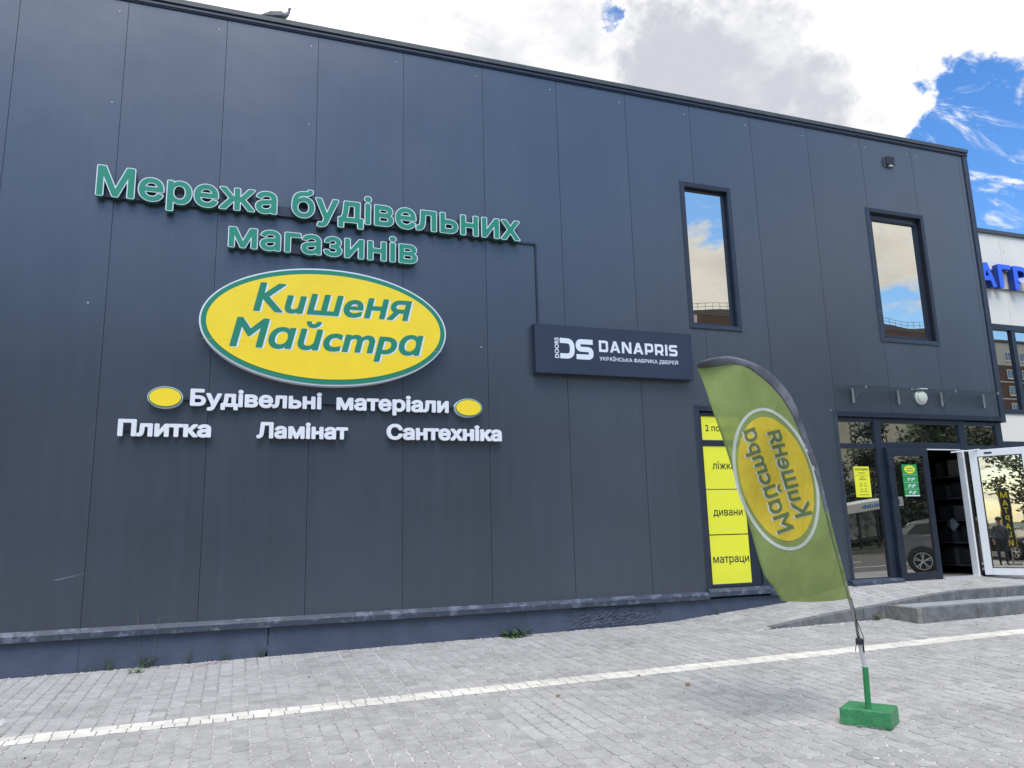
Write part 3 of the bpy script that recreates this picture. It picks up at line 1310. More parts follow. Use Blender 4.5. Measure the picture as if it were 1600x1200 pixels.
def frame_ring(mb, x0, x1, z0, z1, w, y0, y1, mitre=False):
    """four bars, butted"""
    if isinstance(w, (int, float)):
        w = (w, w, w, w)
    l, r, b, t = w
    mb.box(x0, x0 + l, y0, y1, z0, z1)
    mb.box(x1 - r, x1, y0, y1, z0, z1)
    mb.box(x0 + l + 0.0004, x1 - r - 0.0004, y0, y1, z0, z0 + b)
    mb.box(x0 + l + 0.0004, x1 - r - 0.0004, y0, y1, z1 - t, z1)


def trim_ring(mb, x0, x1, z0, z1, w, out=0.022):
    """mitred folded flashing round an opening: bevelled profile"""
    o = [(x0, z0), (x1, z0), (x1, z1), (x0, z1)]
    i = [(x0 + w, z0 + w), (x1 - w, z0 + w), (x1 - w, z1 - w), (x0 + w, z1 - w)]
    mid = [(x0 + w * .18, z0 + w * .18), (x1 - w * .18, z0 + w * .18), (x1 - w * .18, z1 - w * .18), (x0 + w * .18, z1 - w * .18)]
    for k in range(4):
        k2 = (k + 1) % 4
        A = [(o[k][0], -0.001, o[k][1]), (o[k2][0], -0.001, o[k2][1]), (mid[k2][0], -out, mid[k2][1]), (mid[k][0], -out, mid[k][1]),
             (i[k2][0], -out * .75, i[k2][1]), (i[k][0], -out * .75, i[k][1]), (i[k2][0], 0.115, i[k2][1]), (i[k][0], 0.115, i[k][1])]
        mb.add(A, [(0, 1, 2, 3), (3, 2, 4, 5), (5, 4, 6, 7)])


def pane(parent, x0, x1, z0, z1, y, m):
    return MB().box(x0, x1, y, y + 0.012, z0, z1).build('pane', m, parent)


# upper windows
for (tx0, tx1, tz0, tz1, gx0, gx1, gz0, gz1) in ((8.925, 9.862, 4.605, 6.975, 9.045, 9.735, 4.725, 6.868), (12.585, 13.880, 4.615, 7.000, 12.765, 13.700, 4.765, 6.795)):
    fr = MB()
    frame_ring(fr, tx0 + 0.081, tx1 - 0.081, tz0 + 0.081, tz1 - 0.081, (gx0 - tx0 - 0.081, tx1 - 0.081 - gx1, gz0 - tz0 - 0.081, tz1 - 0.081 - gz1), 0.055, 0.10)
    w_ = fr.build('window', FRAME, shop, bevel=0.006)
    tr_ = MB()
    trim_ring(tr_, tx0, tx1, tz0, tz1, 0.078)
    tr_.build('trim', TRIM, w_)
    pane(w_, gx0 - 0.004, gx1 + 0.004, gz0 - 0.004, gz1 + 0.004, 0.080, GLASSU)
    if tx0 > 12:
        bd = MB()
        frame_ring(bd, gx0 - 0.05, gx1 + 0.05, gz0 - 0.05, gz1 + 0.05, 0.030, 0.045, 0.0545)
        bd.build('sash', FRAME, w_, bevel=0.004)

# tall window with the yellow films
fr = MB()
frame_ring(fr, 8.985, 9.845, 0.845, 3.345, (0.032, 0.16, 0.045, 0.055), 0.012, 0.07)
fr.box(9.0175, 9.6845, 0.014, 0.068, 2.850, 2.934)
w_ = fr.build('window', FRAME, shop, bevel=0.005)
tr_ = MB()
for (a, b_, c, d) in ((8.893, 8.975, 0.80, 3.445), (9.852, 9.937, 0.80, 3.445)):
    tr_.prism([(a, -0.001, c), (a + 0.015, -0.024, c), (b_ - 0.002, -0.018, c), (b_, 0.10, c)], (0, 0, d - c))
tr_.prism([(8.9755, -0.001, 3.445), (8.9755, -0.024, 3.430), (8.9755, -0.018, 3.362), (8.9755, 0.10, 3.360)], (0.876, 0, 0))
tr_.build('trim', TRIM, w_)
sl = MB()
sl.prism([(8.897, 0.005, 0.842), (8.897, -0.035, 0.838), (8.897, -0.088, 0.795), (8.897, -0.090, 0.735), (8.897, 0.005, 0.735)], (1.032, 0, 0))
sl.build('sill', LEDGE, w_)
pane(w_, 9.014, 9.689, 0.886, 2.852, 0.028, GLASSE)
pane(w_, 9.014, 9.689, 2.932, 3.295, 0.028, GLASSE)
YT = 0.024
for (z0, z1, word, tx0, tx1, tzb, cap) in ((2.940, 3.288, '2 поверх', 9.085, 9.63, 3.07, 0.115), (2.228, 2.848, 'ліжка', 9.16, 9.545, 2.515, 0.135),
                                           (1.583, 2.213, 'дивани', 9.115, 9.615, 1.845, 0.135), (0.894, 1.568, 'матраци', 9.055, 9.66, 1.185, 0.135)):
    nm = {'2 поверх': 'small yellow film reading 2 поверх at the top of the tall window', 'ліжка': 'yellow film reading ліжка below the small top film of the tall window',
          'дивани': 'yellow film reading дивани in the middle of the tall window', 'матраци': 'yellow film reading матраци at the bottom of the tall window'}[word]
    t_ = thing('advert_film', (9.35, YT, z0), nm, 'sign', 'yellow films in the tall window')
    MB().box(9.022, 9.680, YT, YT + 0.003, z0, z1).build('film', LEMON, t_)
    mb = MB()
    pos, mk_ = wall_text_fn(word, tx0, tx1, tzb, tzb + cap, 0.012, y=YT - 0.0015, capref='2' if word[0] == '2' else 'в' if False else None)
    # small letters: measure against the x height instead
    lo_, hi_ = bounds(word, layout(word), 0.012)
    pos = layout(word)
    s_ = (tx1 - tx0) / (hi_[0] - lo_[0])
    for ch, p_ in zip(word, pos):
        if p_ is None:
            continue
        put_flat(mb, glyph(ch, 0.012), (lambda p_: (lambda a, b, w: (tx0 + (a + p_ - lo_[0]) * s_, YT - 0.0015, tzb + b * s_)))(p_), 0)
    mb.build('lettering', BLACKT, t_)

# entrance front
EY = 0.03
ent = MB()
ent.box(11.505, 11.545, EY, EY + 0.07, 0.80, 3.345)                   # left post
ent.box(12.250, 12.385, EY - 0.006, EY + 0.07, 0.80, 3.345)           # post between side light and door
ent.box(14.080, 14.225, EY - 0.004, EY + 0.07, 2.80, 3.345)           # post between transoms
ent.box(14.935, 15.075, EY - 0.004, EY + 0.07, 0.79, 3.330)           # corner post
ent.box(11.5455, 12.2495, EY, EY + 0.07, 2.848, 2.930)
ent.box(11.5455, 12.2495, EY, EY + 0.07, 3.272, 3.345)
ent.box(11.5455, 12.2495, EY, EY + 0.07, 0.80, 0.858)
ent.box(12.3855, 14.0795, EY, EY + 0.07, 2.858, 2.958)
ent.box(12.3855, 14.0795, EY, EY + 0.07, 3.268, 3.345)
ent.box(14.2255, 14.9345, EY, EY + 0.07, 2.820, 2.925)
ent.box(14.2255, 14.9345, EY, EY + 0.07, 3.268, 3.330)
entf = ent.build('entrance_glazing', FRAME, shop, bevel=0.006)
tr_ = MB()
tr_.prism([(11.447, -0.001, 0.79), (11.462, -0.024, 0.79), (11.502, -0.016, 0.79), (11.502, 0.03, 0.79)], (0, 0, 2.645))
tr_.prism([(11.5022, -0.001, 3.437), (11.5022, -0.026, 3.425), (11.5022, -0.020, 3.352), (11.5022, 0.03, 3.350)], (XE - 0.107 - 11.5022, 0, 0))
tr_.build('trim', TRIM, entf)
pane(entf, 11.541, 12.254, 2.926, 3.276, EY + 0.03, GLASSE)
pane(entf, 11.541, 12.254, 0.854, 2.852, EY + 0.03, GLASSE)
pane(entf, 12.381, 14.084, 2.954, 3.272, EY + 0.03, GLASSE)
pane(entf, 14.221, 14.939, 2.921, 3.272, EY + 0.03, GLASSE)
pane(entf, 14.221, 14.939, 0.85, 2.824, EY + 0.03, GLASSE)
MB().prism([(11.40, 0.02, 0.845), (11.40, -0.05, 0.838), (11.40, -0.105, 0.800), (11.40, -0.105, 0.735), (11.40, 0.02, 0.735)], (0.995, 0, 0)).build('sill', LEDGE, entf)
# left leaf, closed, stands a little proud
dl = MB()
frame_ring(dl, 12.400, 13.250, 0.800, 2.852, (0.120, 0.105, 0.105, 0.125), -0.035, 0.028)
door = dl.build('door', FRAME, shop, bevel=0.008)
tag(door, 'closed dark glazed door leaf')
pane(door, 12.516, 13.149, 0.901, 2.731, -0.012, GLASSE)
gk = MB()
frame_ring(gk, 12.512, 13.153, 0.897, 2.735, 0.008, -0.0365, -0.0345)
gk.build('gasket', BLACKP, door)
for zz in (2.60, 2.13, 1.53, 0.98):
    MB().tube([(12.408, -0.050, zz - 0.055), (12.408, -0.050, zz + 0.055)], 0.016, 10).box(12.385, 12.455, -0.046, -0.0355, zz - 0.035, zz + 0.035).build('hinge', FRAME, door)
MB().box(12.385, 12.40, 0.0, 0.10, 0.79, 2.857).build('door_jamb', FRAME, entf)
# jamb, threshold and dark head of the open half
jm = MB().box(14.045, 14.080, -0.01, 0.10, 0.80, 2.845)
jm.box(13.252, 14.0445, 0.02, 0.10, 2.842, 2.857)
jm.build('door_jamb', WPVC, entf, bevel=0.004)
MB().box(13.252, 14.06, -0.055, 0.12, 0.775, 0.806).build('threshold', mat('threshold_metal', (0.60, 0.60, 0.60), 0.4, 0.3), entf)
MB().box(14.0805, 14.120, -0.02, 0.10, 0.80, 2.8575).build('door_jamb', BLACKP, entf)
# open leaf, white inside face towards the camera
TH = R(60)
dd = Vector((math.cos(TH), -math.sin(TH), 0))
dn = Vector((-math.sin(TH), -math.cos(TH), 0))
DH = Vector((14.135, -0.055, 0))
LW = 0.85


def leafbox(mb, s0, s1, n0, n1, z0, z1):
    c = DH + dd * (s0 + s1) / 2 + dn * (n0 + n1) / 2 + Vector((0, 0, (z0 + z1) / 2))
    return mb.obox(c, dd, -dn, (0, 0, 1), (s1 - s0) / 2, (n1 - n0) / 2, (z1 - z0) / 2)


dz0, dz1 = 0.815, 2.826
ol = MB()
leafbox(ol, 0.0, 0.115, -0.035, 0.035, dz0, dz1)
leafbox(ol, LW - 0.115, LW, -0.035, 0.035, dz0, dz1)
leafbox(ol, 0.1155, LW - 0.1155, -0.035, 0.035, dz0, dz0 + 0.110)
leafbox(ol, 0.1155, LW - 0.1155, -0.035, 0.035, dz1 - 0.115, dz1)
odoor = ol.build('door', WPVC, shop, bevel=0.006)
tag(odoor, 'open door leaf, white on its inner face')
leafbox(MB(), 0.111, LW - 0.111, -0.004, 0.008, dz0 + 0.106, dz1 - 0.111).build('pane', GLASSD, odoor)
g = MB()
for a in ((0.1155, 0.125, dz0 + 0.11, dz1 - 0.115), (LW - 0.125, LW - 0.1155, dz0 + 0.11, dz1 - 0.115), (0.1255, LW - 0.1255, dz0 + 0.11, dz0 + 0.119), (0.1255, LW - 0.1255, dz1 - 0.124, dz1 - 0.115)):
    leafbox(g, a[0], a[1], 0.010, 0.0362, a[2], a[3])
g.build('gasket', BLACKP, odoor)
hd = MB()
leafbox(hd, LW - 0.075, LW - 0.045, 0.036, 0.052, 1.78, 2.0)
hd.tube([DH + dd * (LW - 0.06) + dn * 0.05 + Vector((0, 0, 1.93)), DH + dd * (LW - 0.06) + dn * 0.10 + Vector((0, 0, 1.93)), DH + dd * (LW - 0.19) + dn * 0.10 + Vector((0, 0, 1.93))], 0.011, 8)
hd.build('handle', WPVC, odoor)
leafbox(MB(), 0.22, 0.33, 0.0355, 0.038, dz1 - 0.075, dz1 - 0.045).build('maker_plate', BLACKP, odoor)
cl_ = MB().tube([(13.80, 0.0, 2.80), DH + dd * 0.16 + dn * 0.02 + Vector((0, 0, 2.832))], 0.010, 6)
cl_.build('door_stay', WPVC, odoor)

# inside the doorway: inner glazing and a display rack
MB().box(11.6, 14.45, 0.75, 0.762, 0.80, 2.82).build('inner_pane', GLASSI, shop)
INW = mat('lobby_wall', (0.05, 0.05, 0.055), 0.7)
MB().box(11.45, 11.52, 0.15, 3.2, 0.788, 3.4).box(11.53, XE - 0.13, 3.2, 3.3, 0.788, 3.4).box(11.53, XE - 0.13, 0.15, 3.19, 3.36, 3.4).build('lobby_wall', INW, shop)
rack = thing('display_rack', (14.75, 1.6, 0.79), 'dark display rack of door samples inside the open doorway', 'rack')
SHELF = mat('rack_shelf', (0.16, 0.16, 0.17), 0.4, 0.2)
for yy in (0.28, 1.62, 2.95):
    MB().box(14.50, 14.98, yy - 0.02, yy + 0.02, 0.79, 2.80).build('upright', BLACKP, rack)
for zz in (0.92, 1.30, 1.68, 2.06, 2.44):
    MB().box(14.50, 14.98, 0.305, 1.595, zz, zz + 0.022).box(14.50, 14.98, 1.645, 2.925, zz, zz + 0.022).build('shelf', SHELF, rack)
MB().box(14.985, 15.0, 0.26, 2.97, 0.79, 2.80).build('back_panel', BLACKP, rack)
for i, (yy, zz, w1, h1, cc) in enumerate(((.40, .945, .30, .26, .06), (.78, .945, .24, .30, .12), (1.15, .945, .34, .20, .30), (.42, 1.325, .22, .27, .05), (.75, 1.325, .36, .20, .10), (1.22, 1.325, .26, .30, .04),
                                      (.45, 1.705, .30, .24, .14), (.88, 1.705, .22, .28, .05), (1.20, 1.705, .30, .18, .22), (.40, 2.085, .34, .26, .05), (.86, 2.085, .26, .22, .16), (1.22, 2.085, .24, .26, .06),
                                      (.50, 2.465, .26, .28, .30), (.95, 2.465, .30, .24, .08))):
    b = MB().box(14.56, 14.90, yy, yy + w1, zz, zz + h1).build('boxed_goods', mat('carton_%d' % int(cc * 100), (cc, cc * .97, cc * .93), 0.6), None, bevel=0.01)
    tag(b, 'cardboard carton on the dark rack inside the open doorway', 'carton', 'cartons on the display rack')
    place(b, (14.73, yy + w1 / 2, zz))
stk = MB()
cx_, cz_ = 13.50, 1.60
stk.add([(14.497, 0.62, 1.62), (14.497, 0.74, 1.50), (14.497, 0.86, 1.62), (14.497, 0.74, 1.74)], [(0, 1, 2, 3)])
o = stk.build('sticker', mat('sticker_pale', (0.42, 0.43, 0.44), 0.5))
tag(o, 'pale diamond sticker on the dark rack inside the doorway', 'sticker')
place(o, (14.497, 0.74, 1.62))

# ------------------------------------------------------------------ channel letters on the wall
def channel_sign(text, x0, x1, zb, zt, label, level, face_mat, side_mat, trim_mat=None, yb=-0.040, depth=0.060, rail=None, track=0.0, inset=0.021):
    root = thing('letter_sign', ((x0 + x1) / 2, 0, zb), label, 'sign')
    if rail:
        b = MB()
        for (a, c, z0, z1) in rail:
            b.box(a, c, -0.050, -0.004, z0, z1)
        b.build('mounting_rail', TRIM, root)
    pos, mk_ = wall_text_fn(text, x0, x1, zb, zt, level, 0.0, track, 0.0)
    for ch, p in zip(text, pos):
        if p is None:
            continue
        fn = mk_(p)
        body = MB()
        put_solid(body, glyph(ch, level), fn, -yb, -yb + depth)
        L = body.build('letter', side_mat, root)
        # stand-off studs
        if trim_mat:
            t_ = MB()
            put_solid(t_, glyph(ch, level + 0.001), fn, -yb + depth + 0.0005, -yb + depth + 0.006)
            t_.build('rim', trim_mat, L)
            f_ = MB()
            put_solid(f_, glyph(ch, level - inset), fn, -yb + depth + 0.0055, -yb + depth + 0.009)
            f_.build('face', face_mat, L)
        else:
            f_ = MB()
            put_solid(f_, glyph(ch, level - 0.002), fn, -yb + depth + 0.0005, -yb + depth + 0.004)
            f_.build('face', face_mat, L)
        sv = glyph(ch, level)[0]
        xs_ = [q[0] for q in sv]
    return root


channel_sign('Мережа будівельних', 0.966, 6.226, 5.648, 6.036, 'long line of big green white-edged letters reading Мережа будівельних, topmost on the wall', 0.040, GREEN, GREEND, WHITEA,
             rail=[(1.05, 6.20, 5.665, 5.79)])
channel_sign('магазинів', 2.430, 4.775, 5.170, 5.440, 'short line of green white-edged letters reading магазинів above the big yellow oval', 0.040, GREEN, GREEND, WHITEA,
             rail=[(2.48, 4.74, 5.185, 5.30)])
channel_sign('Будівельні  матеріали', 2.104, 5.184, 3.215, 3.416, 'white letters reading Будівельні матеріали between two small yellow ovals', 0.042, WHITEL, WHITEL, None, depth=0.035,
             rail=[(2.0, 5.28, 3.285, 3.305)], yb=-0.035)
channel_sign('Плитка', 1.376, 2.347, 2.850, 3.044, 'white letters reading Плитка, leftmost word of the bottom row', 0.046, WHITEL, WHITEL, None, depth=0.04, rail=[(1.42, 2.3, 2.915, 2.935)], yb=-0.035)
channel_sign('Ламінат', 2.846, 3.908, 2.850, 3.044, 'white letters reading Ламінат, middle word of the bottom row', 0.046, WHITEL, WHITEL, None, depth=0.04, rail=[(2.9, 3.87, 2.915, 2.935)], yb=-0.035)
channel_sign('Сантехніка', 4.383, 5.896, 2.856, 3.058, 'white letters reading Сантехніка, rightmost word of the bottom row', 0.046, WHITEL, WHITEL, None, depth=0.04, rail=[(4.43, 5.86, 2.925, 2.945)], yb=-0.035)


def oval_plate(mb, cx, cz, rx, rz, y0, y1, n=120):
    pts = ellipse_pts(cx, cz, rx, rz, n)
    mb.prism([(p[0], y0, p[1]) for p in pts], (0, y1 - y0, 0))


def oval_sign(cx, cz, rx, rz, label, ring, rim, y_front, group=None):
    root = thing('oval_sign', (cx, 0, cz), label, 'sign', group)
    b = MB()
    oval_plate(b, cx, cz, rx, rz, y_front + 0.012, -0.004)
    b.build('cabinet', WHITEA, root)
    b = MB()
    oval_plate(b, cx, cz, rx - rim, rz - rim, y_front + 0.004, y_front + 0.0115)
    b.build('green_ring', GREENT, root)
    b = MB()
    oval_plate(b, cx, cz, rx - rim - ring, rz - rim - ring, y_front, y_front + 0.0035)
    b.build('face', YELLOW, root)
    return root


big = oval_sign(3.6475, 4.2425, 1.4925, 0.745, 'huge yellow oval sign with green border reading Кишеня Майстра', 0.058, 0.020, -0.14)
SH = 0.20
yy = -0.1405
for word, x0, x1, zb, zt in (('Kuшeня', 2.752, 4.690, 4.380, 4.745), ('Maŭcmpa', 2.503, 4.838, 3.930, 4.292)):
    word = word.replace('a', 'ɑ')
    pos, mk_ = wall_text_fn(word, x0, x1, zb, zt, 0.022, SH, 0.0, yy)
    wmb, gmb = MB(), MB()
    for ch, p in zip(word, pos):
        if p is None:
            continue
        fn0 = mk_(p)
        fn = (lambda a, b, w, f=fn0: f(a, b * 0.91, w)) if ch not in 'KM' else fn0
        sh = lambda a, b, w, fn=fn: (fn(a, b, w)[0] + 0.019, fn(a, b, w)[1], fn(a, b, w)[2] - 0.010)
        put_flat(wmb, glyph(ch, 0.023, SH), sh, 0.0005)
        put_flat(gmb, glyph(ch, 0.022, SH), fn, 0.0025)
    wmb.build('lettering_shadow', WHITEA, big)
    gmb.build('lettering', GREENT, big)
sm = MB()
sm.box(2.20, 5.09, -0.1403, -0.1400, 4.000, 4.003)
sm.build('face_seam', mat('seam_yellow', (0.62, 0.46, 0.03), 0.5), big)
oval_sign(1.842, 3.303, 0.186, 0.125, 'small plain yellow oval left of the white letters Будівельні матеріали', 0.012, 0.008, -0.09, 'small yellow ovals')
oval_sign(5.446, 3.288, 0.186, 0.121, 'small plain yellow oval right of the white letters Будівельні матеріали', 0.012, 0.008, -0.09, 'small yellow ovals')

# cable conduit
cd = MB()
cd.box(6.20, 6.497, -0.022, -0.002, 5.655, 5.680)
cd.box(6.474, 6.497, -0.0222, -0.0022, 4.47, 5.6545)
o = cd.build('cable_conduit', TRIM)
tag(o, 'thin dark cable conduit dropping from the green letters to the dark door sign', 'conduit')
place(o, (6.485, 0, 5.0))

# ------------------------------------------------------------------ dark door-maker sign
ds = thing('panel_sign', (7.62, 0, 3.80), 'dark blue rectangular sign with white DS DANAPRIS lettering', 'sign')
MB().box(6.390, 8.858, -0.125, -0.004, 3.794, 4.481).build('panel', DSBLUE, ds, bevel=0.004)
YD = -0.1262


def stroke_word(letters, x0, z0, h, y, key, mb, width, gap, rot=False):
    """letters drawn with mitred strokes; h = cap height; width list"""
    x = x0
    for i, (polys, wdt) in enumerate(letters):
        sh = shape((key, i), [np.array(p) for p in polys], 0.0, res=0.012, tol=0.002)
        put_flat(mb, sh, (lambda xx: (lambda a, b, w: (xx + a * h, y, z0 + b * h)))(x), 0)
        x += (wdt + gap) * h
    return x


def LD(w=0.86, t=0.22):
    h = t / 2
    return stroke([(h, h), (w - h, h), (w - h, 1 - h), (h, 1 - h)], t, True, 0.10) + [np.array([(0, 0), (t, 0), (t, 1), (0, 1)], float)]


def poly(*p):
    a = np.array(p, float)
    return a if area(a) > 0 else a[::-1]


def LA(w=0.98, t=0.22):
    return [poly((0, 0), (0.24, 0), (0.62, 1), (0.36, 1)), poly((w - 0.24, 0), (w, 0), (0.62, 1), (0.36, 1)), poly((0.18, 0.18), (0.80, 0.18), (0.72, 0.37), (0.26, 0.37))]


def LN(w=0.92, t=0.22):
    return [poly((0, 0), (t, 0), (t, 1), (0, 1)), poly((w - t, 0), (w, 0), (w, 1), (w - t, 1)), poly((w - 0.28, 0), (w, 0), (0.28, 1), (0, 1))]


def LP(w=0.82, t=0.22):
    h = t / 2
    return [poly((0, 0), (t, 0), (t, 1), (0, 1))] + stroke([(h, 0.33), (w - h, 0.33), (w - h, 1 - h), (h, 1 - h)], t, False, 0.14)


def LR(w=0.86, t=0.22):
    return LP(w - 0.02, t) + [poly((0.40, 0.32), (0.64, 0.32), (w, 0.0), (w - 0.27, 0.0))]


def LI(t=0.22):
    return [poly((0, 0), (t, 0), (t, 1), (0, 1))]


def LS(w=0.84, t=0.22):
    h = t / 2
    return stroke([(0.02, h), (w - h, h), (w - h, 0.5), (h, 0.5), (h, 1 - h), (w - 0.02, 1 - h)], t, False, 0.14)


word = [(LD(), .86), (LA(), .98), (LN(), .92), (LA(), .98), (LP(), .82), (LR(), .86), (LI(), .22), (LS(), .84)]
hcap = 0.166
gapw = (1.262 / hcap - sum(w for _, w in word)) / 7
mb = MB()
stroke_word(word, 7.346, 4.130, hcap, YD, 'danapris', mb, None, gapw)
mb.build('lettering', WHITEA, ds)
mb = MB()
print_text(mb, 'УКРАЇНСЬКА ФАБРИКА ДВЕРЕЙ', 7.348, 8.605, 4.008, 4.062, YD, 0.012, capref='Н')
mb.build('small_lettering', WHITEA, ds)
# emblem
mb = MB()
t = 0.25
Dp = stroke([(0.0, t / 2), (0.76 - t / 2, t / 2), (0.76 - t / 2, 1 - t / 2), (0.0, 1 - t / 2)], t, False, 0.30)
Sp = stroke([(0.02, t / 2), (0.93 - t / 2, t / 2), (0.93 - t / 2, 0.5), (t / 2, 0.5), (t / 2, 1 - t / 2), (0.91, 1 - t / 2)], t, False, 0.20)
hE = 0.288
for i, (pp, xx) in enumerate(((Dp, 6.752), (Sp, 6.990))):
    sh = shape(('emblem', i), [np.array(q) for q in pp], 0.0, res=0.010, tol=0.002)
    put_flat(mb, sh, (lambda xx: (lambda a, b, w: (xx + a * hE, YD, 4.008 + b * hE)))(xx), 0)
txt = 'DOORS'
pos = layout(txt)
lo_, hi_ = bounds(txt, pos, 0.03)
s_ = 0.288 / (hi_[0] - lo_[0])
s2 = 0.062 / (hi_[1] - lo_[1])
for ch, p in zip(txt, pos):
    put_flat(mb, glyph(ch, 0.03), (lambda p: (lambda a, b, w: (6.735 - (b - lo_[1]) * s2, YD, 4.010 + (a + p - lo_[0]) * s_)))(p), 0)
mb.build('emblem', WHITEA, ds)

# ------------------------------------------------------------------ notices on the glass
def notice(x0, x1, z0, z1, y, label, m, cat='notice'):
    t_ = thing('glass_notice', ((x0 + x1) / 2, y, z0), label, cat)
    MB().box(x0, x1, y, y + 0.003, z0, z1).build('sheet', m, t_)
    return t_


yn = EY + 0.024
nt = notice(11.775, 12.080, 2.085, 2.565, yn, 'yellow notice with opening hours on the glass left of the doors', LEMON)
mb = MB()
yp = yn - 0.001
print_text(mb, 'МАТРАЦИНИ', 11.80, 12.055, 2.503, 2.537, yp, 0.04)
print_text(mb, 'магазин', 11.865, 11.985, 2.455, 2.475, yp, 0.01, capref='н')
mb.box(11.79, 12.065, yp - 0.0002, yp, 2.425, 2.428)
print_text(mb, 'Графік', 11.885, 11.975, 2.388, 2.410, yp, 0.01)
print_text(mb, 'роботи', 11.865, 12.0, 2.352, 2.372, yp, 0.03, capref='т')
print_text(mb, 'пн - пт', 11.86, 12.0, 2.288, 2.306, yp, 0.01, capref='п')
print_text(mb, '9:00 - 19:00', 11.855, 12.005, 2.250, 2.272, yp, 0.01)
print_text(mb, 'сб - нд', 11.87, 11.99, 2.200, 2.218, yp, 0.01, capref='н')
print_text(mb, '9:00 - 18:00', 11.855, 12.005, 2.162, 2.184, yp, 0.01)
mb.box(11.83, 12.03, yp - 0.0002, yp, 2.118, 2.126)
mb.build('lettering', mat('brown_print', (0.13, 0.13, 0.02), 0.5), nt)
ynd = -0.012 - 0.006
nt = notice(12.685, 12.995, 2.085, 2.595, ynd, 'green schedule with a yellow oval on the closed door leaf', mat('notice_green', (0.03, 0.29, 0.075), 0.4))
yp = ynd - 0.0012
b = MB()
oval_plate(b, 12.842, 2.515, 0.110, 0.064, yp, yp + 0.001)
b.build('oval', LEMON, nt)
mb = MB()
print_text(mb, 'Кишеня', 12.775, 12.915, 2.522, 2.548, yp - 0.0008, 0.03, 0.2)
print_text(mb, 'Майстра', 12.765, 12.920, 2.482, 2.508, yp - 0.0008, 0.03, 0.2)
mb.build('oval_lettering', GREENT, nt)
mb = MB()
for zz, a in ((2.325, '8⁰⁰-19⁰⁰'), (2.222, '8⁰⁰-18⁰⁰'), (2.115, '9⁰⁰-16⁰⁰')):
    print_text(mb, a, 12.775, 12.925, zz, zz + 0.050, yp, 0.045)
for zz in (2.432, 2.305 - 0.0, 2.200):
    mb.box(12.690, 12.990, yp - 0.0003, yp, zz, zz + 0.003)
mb.box(12.687, 12.993, yp - 0.0003, yp, 2.088, 2.104)
mb.build('lettering', WHITEA, nt)

# ------------------------------------------------------------------ canopy, lamp, siren
can = thing('glass_canopy', (13.2, 0, 3.8), 'narrow clear glass canopy on steel brackets above the entrance', 'canopy')
MB().prism([(11.53, -0.02, 3.824), (11.53, -0.345, 3.775), (11.53, -0.345, 3.785), (11.53, -0.02, 3.834)], (3.5, 0, 0)).build('glass_sheet', GLASSC, can)
for xx in (11.84, 12.775, 13.71, 14.67):
    b = MB()
    b.lathe([(0.0, -0.125), (0.018, -0.124), (0.018, 0.108), (0.015, 0.118), (0.0, 0.119)], (xx, -0.040, 3.690), (0, 0, 1), 12)
    b.box(xx - 0.014, xx + 0.014, -0.030, -0.001, 3.60, 3.63)
    b.box(xx - 0.014, xx + 0.014, -0.030, -0.001, 3.74, 3.77)
    br = b.build('bracket', STEEL, can, smooth=False)
    MB().prism([(xx - 0.013, -0.032, 3.805), (xx - 0.013, -0.330, 3.760), (xx - 0.013, -0.330, 3.776), (xx - 0.013, -0.032, 3.821)], (0.026, 0, 0)).lathe([(0.018, -0.004), (0.018, 0.034)], (xx, -0.315, 3.758), (0, 0, 1), 10).build('arm', STEELD, br)
    MB().tube([(xx, -0.05, 3.62), (xx, -0.25, 3.770)], 0.005, 6).build('strut', STEELD, br)
lp = thing('wall_lamp', (13.283, 0, 3.705), 'round white wall lamp above the entrance doors', 'lamp')
MB().lathe([(0.118, 0.001), (0.120, 0.028), (0.108, 0.034)], (13.283, 0, 3.705), (0, -1, 0), 28).build('base', WPVC, lp, smooth=False)
MB().lathe([(0.104, 0.0345), (0.100, 0.058), (0.080, 0.075), (0.045, 0.085), (0.004, 0.088)], (13.283, 0, 3.705), (0, -1, 0), 28).build('diffuser', mat('lamp_diffuser', (0.76, 0.74, 0.64), 0.3), lp, smooth=True)
MB().box(13.20, 13.36, -0.10, -0.002, 3.834, 3.846).build('drip_cap', WPVC, lp)
sr = thing('alarm_siren', (13.245, 0, 7.82), 'small dark alarm siren box high on the wall near the roof corner', 'siren')
MB().box(13.148, 13.342, -0.020, -0.001, 7.822, 8.016).build('base', mat('siren_grey', (0.16, 0.17, 0.19), 0.4, 0.3), sr, bevel=0.03, seg=4)
MB().box(13.153, 13.337, -0.062, -0.0205, 7.838, 8.011).build('cover', BLACKP, sr, bevel=0.028, seg=4)
MB().box(13.205, 13.285, -0.064, -0.024, 7.824, 7.8375).build('strobe', WPVC, sr)

# ------------------------------------------------------------------ screws in the panels (one part: they are far too many to look at singly)
sc_ = MB()
for k in range(1, 13):
    for dx, zz in ((-0.095, 8.135),):
        xx = k * MOD + dx
        sc_.lathe([(0.0085, 0.0005), (0.0085, 0.004), (0.005, 0.006)], (xx, 0, zz), (0, -1, 0), 8)
for xx, zz in ((11 * MOD + 0.10, 8.13), (12 * MOD + 0.11, 8.13), (0.97, 4.38), (1.05, 6.9), (5.66, 4.13), (11.40, 3.44), (3.35, 7.0)):
    sc_.lathe([(0.0085, 0.0005), (0.0085, 0.004), (0.005, 0.006)], (xx, 0, zz), (0, -1, 0), 8)
o = sc_.build('panel_screws', mat('zinc_screw', (0.62, 0.64, 0.68), 0.3, 0.5), shop)
scr = MB()
scr.add([(0.845, -0.0008, 1.308), (0.905, -0.0008, 1.312), (1.07, -0.0008, 1.352), (1.245, -0.0008, 1.392), (1.07, -0.0008, 1.357), (0.90, -0.0008, 1.322)], [(0, 1, 2, 3, 4, 5)])
